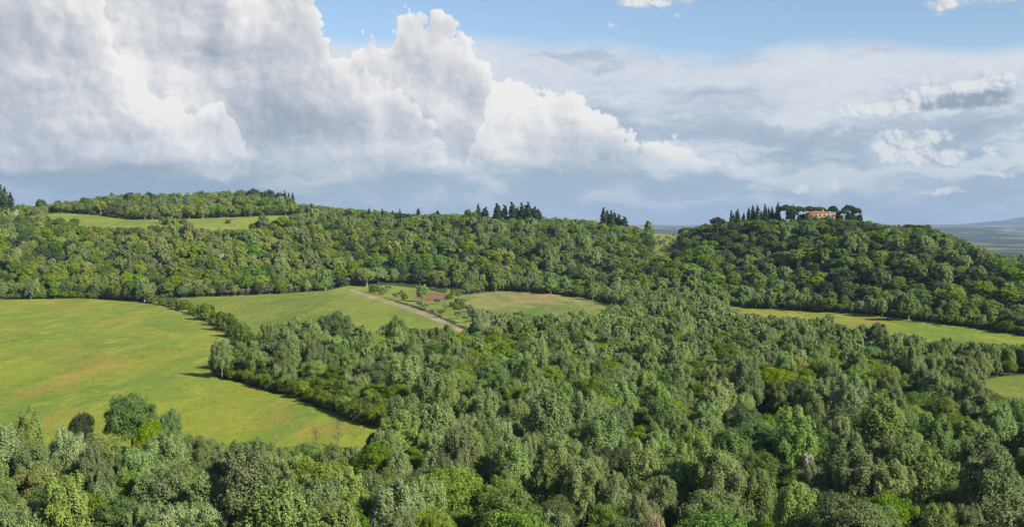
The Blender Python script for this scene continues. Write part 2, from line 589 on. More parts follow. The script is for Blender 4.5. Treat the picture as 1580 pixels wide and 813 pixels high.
def terrain_mat():
    m, n = mat('wild ground')
    p = pos(n)
    sx = n.new('ShaderNodeSeparateXYZ'); n.put(sx.inputs[0], p)
    f = n.noise(p, 1 / 3.0, 5, 0.7)
    b = n.noise(p, 1 / 30, 4, 0.6)
    near = n.mix(n.step(f, 0.35, 0.68), c3(0.022, 0.030, 0.012), c3(0.060, 0.085, 0.028))
    near = n.mix(n.step(b, 0.55, 0.7), near, c3(0.085, 0.085, 0.04))
    # far country: patchwork of woods and fields
    vo = n.new('ShaderNodeTexVoronoi', voronoi_dimensions='2D')
    n.put(vo.inputs['Vector'], n.v('ADD', n.v('MULTIPLY', p, (1, 0.55, 1)), n.v('SCALE', n.noise(p, 1 / 300, 3, 0.5, col=True), 240)))
    vo.inputs['Scale'].default_value = 1 / 330
    sv = n.new('ShaderNodeSeparateColor'); n.put(sv.inputs[0], vo.outputs[1])
    fld = n.ramp(sv.outputs[0], [(0, c3(.030, .042, .02)), (0.45, c3(.045, .06, .028)), (0.55, c3(.15, .16, .08)), (0.75, c3(.10, .12, .06)), (1, c3(.24, .21, .13))])
    wood = n.step(n.noise(p, 1 / 520, 6, 0.65), 0.42, 0.56)
    far = n.mix(wood, fld, c3(.022, .032, .018))
    c = n.mix(n.step(sx.outputs[1], 1900, 2300), near, far)
    finish(n, c, 0.95, f, 0.5, 0.1)
    return m


M_TERRAIN = terrain_mat()
M_MEADOW = grass_mat('meadow grass', c3(.186, .224, .026), c3(.270, .275, .042), c3(.112, .180, .026), c3(.290, .185, .045), 0.65, 1, (1.3, 0.42, 1), R(20))
M_CROP = grass_mat('young crop', c3(.165, .205, .034), c3(.230, .250, .050), c3(.110, .160, .028), c3(.22, .17, .06), 0.30, 2, (1.3, .4, 1), R(-35))
M_STUBBLE = grass_mat('dry pasture', c3(.170, .200, .045), c3(.290, .225, .105), c3(.085, .145, .030), c3(.310, .195, .110), 0.9, 3, (1.0, .45, 1), R(60))
M_SOIL = grass_mat('bare red soil', c3(.20, .105, .060), c3(.25, .165, .09), c3(.13, .085, .045), c3(.15, .15, .06), 0.7, 4)
M_TRACK = grass_mat('pale dirt track', c3(.29, .225, .15), c3(.37, .29, .20), c3(.20, .17, .095), c3(.15, .17, .06), 0.75, 5)
M_HILLF = grass_mat('hill pasture', c3(.175, .215, .035), c3(.230, .255, .050), c3(.120, .165, .030), c3(.22, .18, .06), 0.2, 6)

# ------------------------------------------------------------------ ground sheet
xs = axis(-30000, 30000, -620, 620, 8.0, 1.06)
ys = axis(-3000, 38000, 100, 1560, 8.0, 1.045)
X, Y = np.meshgrid(xs, ys)
Z = height(X, Y)
nx, ny = len(xs), len(ys)
ii = np.arange(nx * ny).reshape(ny, nx)
quads = np.stack([ii[:-1, :-1], ii[:-1, 1:], ii[1:, 1:], ii[1:, :-1]], -1).reshape(-1, 4)
gm = np_mesh('terrain', np.stack([X.ravel(), Y.ravel(), Z.ravel()], 1), quads, [M_TERRAIN], smooth=True)
tag(link('terrain', gm), kind='structure')


def gz(x, y):
    """height of the ground sheet itself (its triangles), so that sheets and trunks sit on it"""
    i = np.clip(np.searchsorted(xs, x, side='right') - 1, 0, nx - 2)
    j = np.clip(np.searchsorted(ys, y, side='right') - 1, 0, ny - 2)
    fx = (x - xs[i]) / (xs[i + 1] - xs[i]); fy = (y - ys[j]) / (ys[j + 1] - ys[j])
    return (Z[j, i] * (1 - fx) + Z[j, i + 1] * fx) * (1 - fy) + (Z[j + 1, i] * (1 - fx) + Z[j + 1, i + 1] * fx) * fy


def inpoly(x, y, poly):
    x = np.asarray(x, float); y = np.asarray(y, float)
    r = np.zeros(x.shape, bool)
    n = len(poly)
    for a in range(n):
        x0, y0 = poly[a]; x1, y1 = poly[(a + 1) % n]
        if y0 == y1: continue
        c = (y0 > y) != (y1 > y)
        r ^= c & (x < (x1 - x0) * (y - y0) / (y1 - y0) + x0)
    return r


def world_poly(pts):
    return [ground(px, py)[:2] for px, py in pts]


def dense(poly, step):
    out = []
    for a in range(len(poly)):
        p, q = np.array(poly[a]), np.array(poly[(a + 1) % len(poly)])
        k = max(1, int(np.hypot(*(q - p)) / step))
        for t in range(k):
            out.append(tuple(p + (q - p) * t / k))
    return out


def sheet(name, poly, m, lift, step=5.0, wobble=2.2):
    """a field: the polygon draped over the ground sheet"""
    from mathutils.geometry import delaunay_2d_cdt
    b = dense(poly, step)
    b = [(x + wobble * vnoise(np.array(x / 7.0), np.array(y / 7.0), 1), y + wobble * vnoise(np.array(x / 7.0), np.array(y / 7.0), 2)) for x, y in b]
    bx, by = np.array([p[0] for p in b]), np.array([p[1] for p in b])
    gx, gy = np.meshgrid(np.arange(bx.min(), bx.max(), step), np.arange(by.min(), by.max(), step))
    gx, gy = gx.ravel(), gy.ravel()
    k = inpoly(gx, gy, b)
    pts = [Vector(p) for p in b] + [Vector((x, y)) for x, y in zip(gx[k], gy[k])]
    v, _, f, *_ = delaunay_2d_cdt(pts, [], [list(range(len(b)))], 1, 1e-4)
    vx = np.array([p.x for p in v]); vy = np.array([p.y for p in v])
    me = np_mesh(name, np.stack([vx, vy, gz(vx, vy) + lift], 1), [list(q) for q in f], [m], smooth=True)
    return tag(link(name, me), kind='structure')


# field outlines through photograph pixels (on the ground, so partly behind the trees in front)
PX_MEADOW = [(-260, 462), (0, 463), (120, 461), (190, 463), (245, 471), (290, 486), (325, 503), (352, 524), (372, 546), (362, 566), (330, 583),
             (372, 592), (450, 612), (520, 638), (612, 668), (640, 690), (600, 712), (450, 728), (300, 742), (100, 735), (-260, 728)]
PX_CROP = [(215, 464), (300, 459), (430, 454), (500, 449), (540, 440), (558, 443), (575, 452), (620, 470), (665, 487), (722, 520), (760, 545),
           (610, 540), (500, 535), (420, 548), (385, 538), (362, 520), (335, 502), (300, 486), (255, 471)]
PX_TRACK = [(537, 448), (546, 446), (580, 458), (626, 471), (668, 485.5), (700, 501), (730, 517.5), (724, 520), (693, 505.5), (658, 489.5), (614, 474), (570, 460.5)]
PX_GROVE = [(548, 444), (600, 440), (660, 447), (700, 455), (705, 470), (735, 490), (760, 505), (740, 512), (712, 502), (672, 483), (628, 468), (585, 456)]
PX_SOIL = [(640, 454), (665, 451), (692, 454), (690, 464), (660, 466), (636, 461)]
PX_PAST = [(702, 458), (745, 451), (790, 449), (850, 454), (905, 461), (945, 470), (965, 490), (930, 505), (840, 507), (760, 500), (722, 480)]
PX_STRIP = [(1120, 472), (1200, 478), (1330, 485), (1430, 497), (1500, 507), (1562, 517), (1700, 530), (1700, 562), (1560, 556), (1450, 549), (1370, 545), (1300, 530), (1200, 505), (1120, 490)]
PX_SMALL = [(1522, 586), (1560, 580), (1640, 576), (1760, 574), (1760, 640), (1640, 636), (1560, 628), (1515, 612)]
PX_HILL = [(70, 329), (140, 332), (230, 339), (330, 337), (440, 333), (462, 335), (474, 346), (430, 354), (340, 360), (230, 362), (140, 358), (70, 348)]
PX_CLEAR = [(1165, 650), (1195, 640), (1240, 655), (1250, 680), (1200, 690), (1160, 672)]
PX_HEDGE = [(236, 452), (300, 462), (330, 485), (365, 505), (398, 545), (372, 566), (340, 530), (300, 500), (236, 480)]
PX_OPEN = [(528, 447), (550, 438), (640, 440), (705, 447), (772, 504), (722, 526), (650, 496), (600, 476)]
PX_GAP = [(690, 446), (712, 450), (735, 478), (775, 500), (745, 516), (705, 500), (680, 470)]
POLY = {}
for nm, pp in (('meadow', PX_MEADOW), ('crop', PX_CROP), ('track', PX_TRACK), ('grove', PX_GROVE), ('soil', PX_SOIL), ('past', PX_PAST),
               ('strip', PX_STRIP), ('small', PX_SMALL), ('hedge', PX_HEDGE), ('gap', PX_GAP), ('open', PX_OPEN), ('hill', PX_HILL), ('clear', PX_CLEAR)):
    POLY[nm] = world_poly(pp)
sheet('meadow', POLY['meadow'], M_MEADOW, 0.03)
sheet('crop_field', POLY['crop'], M_CROP, 0.03)
sheet('olive_grove_grass', POLY['grove'], M_CROP, 0.034)
sheet('dirt_track', POLY['track'], M_TRACK, 0.05, 4, 0.5)
sheet('bare_soil', POLY['soil'], M_SOIL, 0.05, 4, 0.8)
sheet('rough_grass', POLY['gap'], M_CROP, 0.026)
sheet('pasture', POLY['past'], M_STUBBLE, 0.03)
sheet('long_field', POLY['strip'], M_MEADOW, 0.03)
sheet('small_field', POLY['small'], M_CROP, 0.03)
sheet('hill_field', POLY['hill'], M_HILLF, 0.12, 7)
sheet('clearing', POLY['clear'], M_CROP, 0.03)

# ------------------------------------------------------------------ foliage and bark
def leaf_mat(name, a, b, hue_var=0.02, val_lo=0.75, val_hi=1.25, trans=0.36):
    """leaf colour between a and b, shifted a little from tree to tree"""
    m, n = mat(name)
    oi = n.new('ShaderNodeObjectInfo')
    ge = n.new('ShaderNodeNewGeometry')
    rnd = oi.outputs['Random']
    tcn = n.new('ShaderNodeTexCoord')
    cl = n.noise(tcn.outputs['Object'], 0.55, 3, 0.6)
    c = n.mix(n.step(n.mad(ge.outputs['Random Per Island'], 0.32, n.mul(cl, 0.78)), 0.25, 0.85), a, b)
    hs = n.new('ShaderNodeHueSaturation')
    n.put(hs.inputs['Color'], c)
    n.put(hs.inputs['Hue'], n.mad(rnd, hue_var * 1.7, 0.503 - hue_var * 1.15))
    r2 = n.m('FRACT', n.mul(rnd, 7.31))
    n.put(hs.inputs['Value'], n.mad(r2, val_hi - val_lo, val_lo + .10))
    r3 = n.m('FRACT', n.mul(rnd, 3.77))
    n.put(hs.inputs['Saturation'], n.mad(r3, 0.3, 0.83))
    col = hs.outputs[0]
    d = n.new('ShaderNodeBsdfDiffuse'); n.put(d.inputs[0], col)
    t = n.new('ShaderNodeBsdfTranslucent'); n.put(t.inputs[0], col)
    mx_ = n.new('ShaderNodeMixShader'); mx_.inputs[0].default_value = trans
    n.put(mx_.inputs[1], d.outputs[0]); n.put(mx_.inputs[2], t.outputs[0])
    o = n.new('ShaderNodeOutputMaterial'); n.put(o.inputs[0], mx_.outputs[0])
    return m


def bark_mat(name, a, b):
    m, n = mat(name)
    tcn = n.new('ShaderNodeTexCoord')
    f = n.noise(n.v('MULTIPLY', tcn.outputs['Object'], (3, 3, 0.6)), 1.6, 5, 0.65)
    finish(n, n.mix(n.step(f, 0.35, 0.65), a, b), 0.9, f, 0.05)
    return m


BARK = bark_mat('grey brown bark', c3(.06, .048, .036), c3(.15, .13, .10))
PALEBARK = bark_mat('pale poplar bark', c3(.16, .15, .12), c3(.32, .30, .26))
LEAF = {
    'poplar': leaf_mat('silvery poplar leaves', c3(.128, .195, .060), c3(.238, .315, .112), 0.02, .72, 1.3),
    'oak': leaf_mat('oak leaves', c3(.078, .140, .026), c3(.158, .235, .044), 0.025, 0.62, 1.3),
    'elm': leaf_mat('grey green elm leaves', c3(.090, .150, .044), c3(.172, .245, .084), 0.02, .75, 1.3),
    'maple': leaf_mat('fresh maple leaves', c3(.108, .182, .022), c3(.205, .290, .040), 0.02, 0.7, 1.25, 0.35),
    'holm': leaf_mat('dark holm oak leaves', c3(.036, .058, .026), c3(.070, .096, .038), 0.02, 0.7, 1.4, 0.15),
    'willow': leaf_mat('yellow green willow leaves', c3(.165, .215, .045), c3(.275, .320, .080), 0.02, 0.75, 1.15, 0.35),
    'olive': leaf_mat('grey olive leaves', c3(.105, .130, .070), c3(.190, .215, .135), 0.015, 0.75, 1.2, 0.15),
    'cypress': leaf_mat('cypress foliage', c3(.026, .048, .024), c3(.056, .086, .036), 0.02, 0.7, 1.3, 0.1),
    'pine': leaf_mat('pine needles', c3(.026, .048, .018), c3(.058, .090, .026), 0.015, 0.8, 1.2, 0.1),
    'shrub': leaf_mat('hedge leaves', c3(.075, .130, .024), c3(.155, .215, .042), 0.025, 0.7, 1.25),
    'tan': leaf_mat('tan flowering foliage', c3(.26, .22, .11), c3(.38, .33, .19), 0.01, 0.9, 1.1, 0.2),
    'white': leaf_mat('white blossom', c3(.28, .28, .20), c3(.50, .49, .38), 0.01, 0.9, 1.1, 0.2),
}


# ------------------------------------------------------------------ crowns
def leaf_cards(r, cen, nrm, size, asp=0.75, jit=0.5):
    """small four-sided leaf sprays round the points cen, facing roughly along nrm"""
    n = len(cen)
    d = nrm + r.normal(size=(n, 3)) * jit
    d /= np.linalg.norm(d, axis=1)[:, None] + 1e-9
    a = np.cross(d, r.normal(size=(n, 3))); a /= np.linalg.norm(a, axis=1)[:, None] + 1e-9
    b = np.cross(d, a)
    s = size * r.uniform(0.6, 1.3, n)[:, None]
    a = a * s; b = b * s * asp
    bow = d * s * 0.25
    v = np.stack([cen - a, cen - b * 0.9 + bow, cen + a, cen + b * 1.1 + bow], 1).reshape(-1, 3)
    f = np.arange(4 * n).reshape(n, 4)
    return v, f


def sph(r, n):
    d = r.normal(size=(n, 3)); return d / np.linalg.norm(d, axis=1)[:, None]


def crown_pts(r, kind, nleaf):
    """sub-clump spheres of a crown for a tree of unit height 10 -> leaf centres and outward normals"""
    lobes = []      # centre, radius (x,y,z)
    if kind == 'poplar':            # upright plumes out of a tall oval crown
        nl = 30
        for i in range(nl):
            t = (i + .5) / nl
            a = i * 2.399 + r.uniform(-.5, .5)
            z = 2.3 + 6.3 * t ** 0.9 + r.uniform(-.5, .5)
            rad = 2.75 * math.sqrt(max(0.05, 1 - ((z - 4.7) / 5.0) ** 2)) * r.uniform(0.62, 1.12)
            rr = r.uniform(0.50, 0.92)
            lobes.append(((math.cos(a) * rad, math.sin(a) * rad, z), (rr, rr, rr * r.uniform(1.5, 2.3))))
        for i in range(4):
            lobes.append(((r.uniform(-.9, .9), r.uniform(-.9, .9), r.uniform(7.8, 8.9)), (0.55, 0.55, 1.25)))
        lobes.append(((0, 0, 5.0), (1.9, 1.9, 3.0)))
        nsub, subr = 9, 0.46
    elif kind == 'willow':
        nl = 14
        for i in range(nl):
            a = i * 2.399; z = r.uniform(3.2, 7.8)
            rad = 2.7 * math.sqrt(max(0.1, 1 - ((z - 5) / 4.6) ** 2)) * r.uniform(.8, 1.1)
            rr = r.uniform(.9, 1.4)
            lobes.append(((math.cos(a) * rad, math.sin(a) * rad, z), (rr, rr, rr * 1.35)))
        lobes.append(((0, 0, 5.2), (2.2, 2.2, 3.2)))
        nsub, subr = 12, 0.42
    elif kind in ('cypress',):
        for i in range(12):
            t = i / 11
            z = 1.2 + 8.2 * t
            rad = 0.75 * math.sin(math.pi * (0.16 + 0.80 * t) ** 0.85) + 0.10
            lobes.append(((r.uniform(-.14, .14), r.uniform(-.14, .14), z), (rad, rad, 0.85)))
        nsub, subr = 7, 0.42
    elif kind == 'pine':            # umbrella crown
        for i in range(16):
            a = i * 2.399; q = math.sqrt(i / 16) * 4.3
            lobes.append(((math.cos(a) * q, math.sin(a) * q, 8.5 - 0.085 * q * q + r.uniform(-.2, .2)), (1.45, 1.45, 1.25)))
        nsub, subr = 10, 0.45
    elif kind == 'olive':
        for i in range(11):
            a = i * 2.399; z = r.uniform(3.6, 8.2)
            rad = 3.1 * math.sqrt(max(0.05, 1 - ((z - 5.4) / 4.2) ** 2)) * r.uniform(.7, 1.0)
            lobes.append(((math.cos(a) * rad, math.sin(a) * rad, z), (1.5, 1.5, 1.3)))
        nsub, subr = 10, 0.42
    elif kind == 'shrub':
        for i in range(12):
            a = i * 2.399; z = r.uniform(1.6, 7.0)
            rad = 4.4 * math.sqrt(max(0.05, 1 - ((z - 2.5) / 6.5) ** 2)) * r.uniform(.6, 1.0)
            rr = r.uniform(1.6, 2.4)
            lobes.append(((math.cos(a) * rad, math.sin(a) * rad, z), (rr, rr, rr * 0.95)))
        lobes.append(((0, 0, 3.5), (3.5, 3.5, 3.5)))
        nsub, subr = 13, 0.38
    else:                           # oak, maple, holm: broad rounded crown
        nl = 26
        for i in range(nl):
            t = (i + .5) / nl
            zz = 1 - 1.7 * t
            a = i * 2.399 + r.uniform(-.3, .3)
            rh = math.sqrt(max(0.02, 1 - zz * zz)) if zz > 0 else 1.0 - 0.3 * abs(zz)
            k_ = r.uniform(0.72, 1.14)
            rr = r.uniform(0.85, 1.6)
            lobes.append(((math.cos(a) * rh * 3.4 * k_, math.sin(a) * rh * 3.4 * k_, 5.2 + zz * 3.2 * k_), (rr, rr, rr * .9)))
        lobes.append(((0, 0, 5.2), (3.0, 3.0, 2.6)))
        nsub, subr = 12, 0.40
    C, N = [], []
    vol = np.array([l[1][0] * l[1][1] for l in lobes]); vol = vol / vol.sum()
    lc = np.array([l[0] for l in lobes]); lr = np.array([l[1] for l in lobes])
    for (c_, r_), w_ in zip(lobes, vol):
        c_, r_ = np.array(c_), np.array(r_)
        m = int(nleaf * w_) + 8
        sd = sph(r, nsub)
        sd[:, 2] = np.where(sd[:, 2] < -0.3, -sd[:, 2] * 0.6, sd[:, 2])
        sc_ = c_ + sd * r_ * 0.78
        k = r.integers(0, nsub, m)
        dr = sph(r, m)
        rad = np.cbrt(r.uniform(0.25, 1.7, m))[:, None]
        p = sc_[k] + dr * rad * (r_ * subr)
        nn = dr * 0.8 + sd[k] * 0.9 + (p - c_) / (np.linalg.norm(p - c_, axis=1)[:, None] + 1e-6) * 0.5
        nn /= np.linalg.norm(nn, axis=1)[:, None]
        C.append(p); N.append(nn)
    # a looser veil of leaves over the whole crown fills the creases between the clumps
    if kind in ('poplar', 'oak', 'elm', 'willow', 'maple', 'holm', 'shrub'):
        m = int(nleaf * {'poplar': .12, 'willow': .15, 'shrub': .3}.get(kind, .17))
        d_ = sph(r, m)
        ctr, ax, pw = {'poplar': ((0, 0, 5.5), (2.85, 2.85, 4.1), 1), 'willow': ((0, 0, 5.4), (3.1, 3.1, 3.9), 1), 'shrub': ((0, 0, 3.6), (5.2, 5.2, 4.4), 1)}.get(kind, ((0, 0, 5.2), (4.0, 4.0, 4.0), 1))
        lump = 1 + 0.16 * np.sin(d_[:, 0] * 5.1 + d_[:, 1] * 3.3 + nleaf) * np.cos(d_[:, 2] * 6.3 + d_[:, 0] * 4.0) + 0.10 * np.sin(d_[:, 1] * 13 + d_[:, 2] * 11)
        rr = lump * np.cbrt(r.uniform(0.35, 1.0, m))
        d_[:, 2] = np.where(d_[:, 2] < -.55, -d_[:, 2] * .5, d_[:, 2])
        C.append(np.array(ctr) + d_ * np.array(ax) * rr[:, None])
        N.append(d_ * .9 + [0, 0, .25])
    C = np.concatenate(C); N = np.concatenate(N)
    # leaves deep inside other lobes never show: drop most of them
    q = ((C[:, None, :] - lc[None]) / lr[None])
    deep = ((q ** 2).sum(-1).min(1) < 0.22) & (r.uniform(size=len(C)) < 0.8)
    return C[~deep], N[~deep]


def trunk_geo(r, kind, seed):
    g_ = Geo()
    H = {'poplar': 7.5, 'willow': 7, 'cypress': 8.5, 'pine': 7.2, 'olive': 4.5, 'shrub': 3.5}.get(kind, 6.0)
    R0 = {'poplar': .26, 'willow': .3, 'cypress': .16, 'pine': .34, 'olive': .55, 'shrub': .2}.get(kind, .34)
    lean = r.uniform(-.25, .25, 2)
    top = H
    pts = [(lean[0] * t * t, lean[1] * t * t, -0.6 + (top + .6) * t) for t in np.linspace(0, 1, 7)]
    g_.tube(pts, [R0 * 1.35] + [R0 * (1 - .82 * t) for t in np.linspace(0.12, 1, 6)], 8)
    nb = {'cypress': 0, 'shrub': 5}.get(kind, 9)
    for i in range(nb):
        t = r.uniform(.32, .9) if kind != 'pine' else r.uniform(.62, .95)
        if kind in ('shrub', 'olive'): t = r.uniform(.1, .6)
        z0 = -0.6 + (top + .6) * t
        a = i * 2.399
        L = r.uniform(1.6, 3.0) if kind not in ('poplar',) else r.uniform(1.2, 2.2)
        up = {'poplar': 1.5, 'pine': .55, 'willow': 1.1}.get(kind, .75)
        p0 = Vector((lean[0] * t * t, lean[1] * t * t, z0))
        p1 = p0 + Vector((math.cos(a), math.sin(a), up * .8)) * L * .5
        p2 = p1 + Vector((math.cos(a + .3), math.sin(a + .3), up * 1.1)) * L * .5
        rb = R0 * (1 - .7 * t) * .55
        g_.tube([p0, p1, p2], [rb, rb * .65, rb * .25], 5)
    return g_


PROTO = {}    # (kind, lod) -> list of dict(crown=mesh, trunk=mesh, whole=mesh)
SPEC = {      # leaf size and count: near, far   (trees are 10 units high; scaled later)
    'poplar': (0.11, 30000, 0.30, 4400), 'oak': (0.115, 29000, 0.31, 4800), 'maple': (0.115, 28000, 0.31, 4600),
    'holm': (0.125, 23000, 0.31, 4300), 'willow': (0.12, 23000, 0.30, 4300), 'olive': (0.30, 3500, 0.50, 1300),
    'cypress': (0.18, 2800, 0.26, 1600), 'pine': (0.26, 5000, 0.34, 3600), 'shrub': (0.27, 8500, 0.62, 1700)}


def make_protos(kind, leaf_key=None, lods=(0, 1), nvar=4):
    leaf_key = leaf_key or kind
    ls0, n0, ls1, n1 = SPEC[kind]
    for lod in lods:
        lst = []
        for v in range(nvar):
            r = np.random.default_rng(100 * v + sum(map(ord, leaf_key)) + lod)
            size, n = ((ls0, n0), (ls1, n1))[lod]
            C_, N_ = crown_pts(r, kind, n)
            vv, ff = leaf_cards(r, C_, N_, size)
            cm = np_mesh('%s_crown' % leaf_key, vv, ff, [LEAF[leaf_key]])
            tg = trunk_geo(r, kind, v)
            bk = PALEBARK if kind in ('poplar', 'willow') else BARK
            tm = tg.mesh('%s_trunk' % leaf_key, [bk], smooth=True)
            tv, tf = np.array(tg.v), tg.f
            wv = np.concatenate([vv, tv]); nb = len(vv)
            wf = [list(map(int, q)) for q in ff] + [[i + nb for i in q] for q in tf]
            wm = np_mesh('%s_whole' % leaf_key, wv, wf, [LEAF[leaf_key], bk], [0] * len(ff) + [1] * len(tf))
            lst.append(dict(crown=cm, trunk=tm, whole=wm))
        PROTO[(leaf_key, lod)] = lst


for k_ in ('poplar', 'oak', 'maple', 'holm', 'willow', 'shrub'):
    make_protos(k_, nvar=6 if k_ in ('poplar', 'oak', 'maple') else 4)
for k_ in ('olive', 'cypress', 'pine'):
    make_protos(k_, lods=(1,))
make_protos('oak', 'elm', nvar=5)
make_protos('willow', 'tan', (0,), 1)
make_protos('oak', 'white', (1,), 1)
print('protos', round(time.time() - T0, 1))

# ------------------------------------------------------------------ where the trees stand
PX_SADDLE = [(1000, 366), (1022, 359), (1052, 359), (1056, 372), (1044, 386), (1020, 396), (1004, 388)]
POLY['saddle'] = world_poly(PX_SADDLE)
sheet('saddle_grass', POLY['saddle'], M_HILLF, 0.12, 6)
PX_BAND = [(462, 346), (520, 346), (600, 349), (668, 351), (668, 343), (600, 340), (520, 337), (470, 337)]
POLY['band'] = world_poly(PX_BAND)
sheet('terrace_grass', POLY['band'], M_HILLF, 0.12, 7)

TREES = []     # dict: kind, x, y, z, h (height), wd (width factor), rot, var


def put(kind, x, y, h, wd=1.0, special=None, **kw):
    z = float(gz(np.array([x]), np.array([y]))[0])
    d = dict(kind=kind, x=x, y=y, z=z, h=h, wd=wd, rot=random.uniform(0, 6.28), var=random.randrange(60), special=special)
    d.update(kw)
    TREES.append(d)
    return d


def put_px(kind, px, top, base, width=None, **kw):
    """a tree whose foot is seen at (px, base) and whose tip is at row top"""
    x, y, z = ground(px, base)
    h = EYE + (406.5 - 56.5 - top) / F * y - z
    nat = {'poplar': .68, 'willow': .76, 'cypress': .16, 'pine': 1.0, 'olive': .92, 'shrub': 1.25}.get(kind, .94)
    wd = 1.0 if width is None else (width / F * y) / (nat * max(h, 1))
    return put(kind, x, y, max(h, 1.5), wd, **kw)


def at_dist(kind, px, top, dist, width=None, base=None, **kw):
    """a tree at a known distance (skyline trees)"""
    x = (px - 790) / F * dist
    z = h1(x, dist)
    h = EYE + (350 - top) / F * dist - z
    nat = {'poplar': .68, 'willow': .76, 'cypress': .16, 'pine': 1.0, 'olive': .92, 'shrub': 1.25}.get(kind, .94)
    wd = 1.0 if width is None else (width / F * dist) / (nat * max(h, 1))
    return put(kind, x, dist, max(h, 2), wd, **kw)


SPC = []
# large trees one can single out
SPC += [put_px('elm', 205, 600, 706, 88, special='huge rounded dark green tree rising over the bottom edge of the big meadow'),
       put_px('poplar', 47, 629, 722, 44, special='grey-green poplar poking up beside the red soil patch of the meadow'),
       put_px('holm', 126, 631, 715, 44, special='low dark spreading tree just left of the huge rounded tree'),
       put_px('elm', 263, 627, 712, 40, special='pointed dark green tree just right of the huge rounded tree'),
       put_px('elm', 515, 477, 545, 62, special='large dark dome-shaped tree standing tallest before the crop field'),
       put_px('elm', 612, 486, 552, 40, special='dark round tree to the right of the dome-shaped tree by the crop field'),
       put_px('poplar', 100, 732, 885, 92, special='big sunlit poplar with separate leafy plumes in the bottom left corner'),
       put_px('poplar', 577, 669, 705, 28, special='small pale poplar at the right tip of the big meadow'),
       put_px('poplar', 1402, 452, 494, 30, special='pale grey lone tree at the foot of the villa hill above the long field'),
       put_px('maple', 940, 549, 610, 60, special='bright yellow-green domed tree in the middle of the valley wood'),
       put_px('holm', 1503, 563, 606, 15, special='dark narrow evergreen at the left end of the small right-hand field'),
       put_px('maple', 375, 493, 541, 32, special='dark leafy tree at the lower end of the meadow hedge'),
       put_px('willow', 566, 412, 443, 26, special='yellow-green tree at the tip of the crop field'),
       put_px('maple', 652, 439, 466, 22, special='bright green tree beside the bare red soil'),
       put_px('maple', 420, 776, 905, 80, special='lime green maple on the bottom edge left of centre'),
       put_px('maple', 540, 772, 900, 70, special='fresh yellow-green maple on the bottom edge, right of the lime green one'),
       put_px('maple', 662, 788, 912, 52, special='small lime green maple peeping over the bottom edge near the middle'),
       put_px('maple', 232, 640, 735, 50, special='mid-green tree in front of the huge rounded tree'),
       ]
# tan and whitish crowns
SPC += [put_px('tan', 1008, 785, 880, 48, special='tan flowering tree at the middle of the bottom edge'),
       put_px('tan', 1447, 442, 466, 11, special='small orange-cream flowering tree on the villa hill'),
       put_px('tan', 352, 497, 520, 18, special='pinkish dry shrub in the meadow hedge'),
       put_px('white', 25, 322, 345, 9, special='whitish pink blossoming tree on the far left hillside'),
       put_px('white', 343, 390, 410, 14, special='cream blossoming tree high on the left hillside'),
       put_px('white', 1245, 698, 765, 26, special='whitish blossoming tree in the lower right wood'),
       put_px('tan', 1512, 700, 800, 30, special='brownish bare-looking tree near the bottom right corner')]
# hedge between the meadow and the crop field
for px, top, base, wd in [(186, 428, 463, 26), (203, 430, 464, 24), (218, 440, 465, 22), (232, 452, 468, 16), (252, 458, 471, 14), (266, 458, 473, 14),
                          (281, 463, 478, 22), (297, 473, 486, 14), (316, 466, 494, 22), (332, 482, 502, 18), (347, 478, 510, 26), (358, 488, 520, 20),
                          (366, 500, 532, 16), (384, 512, 545, 20), (372, 540, 560, 16)]:
    put_px('shrub', px + random.uniform(-1, 1), top - 2, base, wd * 1.3, hedge='meadow')
    put_px('shrub', px + 7 + random.uniform(-1, 1), top + 2, base - 1.5, wd * 1.1, hedge='meadow')
# bushes along the meadow's right edge
L = [(338, 581), (372, 590), (410, 602), (450, 611), (490, 625), (530, 641), (570, 656), (612, 667)]
for row, (oy, h0) in enumerate(((-2, 5.0), (-12, 7.0))):
    for a, b in zip(L[:-1], L[1:]):
        for t in (0.0, 0.22, 0.44, 0.66, 0.84):
            px = a[0] + (b[0] - a[0]) * t + random.uniform(-3, 3); py = a[1] + (b[1] - a[1]) * t + oy
            x, y, _ = ground(px + row * 6, py)
            put('shrub' if random.random() < .7 else 'maple', x, y, h0 * random.uniform(.75, 1.35), random.uniform(.9, 1.2), hedge='edge')
# bushes along the lower side of the villa hill, above the long field
for px in range(1120, 1600, 7):
    py = np.interp(px, [1120, 1200, 1330, 1430, 1500, 1562, 1600], [470, 476, 482, 494, 504, 514, 519])
    x, y, _ = ground(px + random.uniform(-2, 2), py)
    put('shrub' if random.random() < .75 else 'oak', x, y, random.uniform(3.5, 6.5), random.uniform(.9, 1.2), hedge='foot')
# bushes that close the foot of the woods behind each field
def foot(line, step_, lo, hi, hd):
    for px in np.arange(line[0][0], line[-1][0], step_):
        py = np.interp(px, [a for a, _ in line], [b for _, b in line])
        x, y, _ = ground(px + random.uniform(-2, 2), py)
        put('shrub', x, y, random.uniform(lo, hi), random.uniform(.9, 1.25), hedge=hd)


foot([(-200, 461), (0, 461.5), (120, 459.5), (185, 461)], 6.5, 3.5, 6.5, 'foot1')
foot([(250, 459), (300, 457), (430, 452), (500, 447), (545, 438)], 7, 2.5, 4.5, 'foot2')
foot([(700, 455), (745, 449), (790, 447), (850, 452), (905, 459), (945, 468)], 6, 3.5, 6.0, 'foot3')
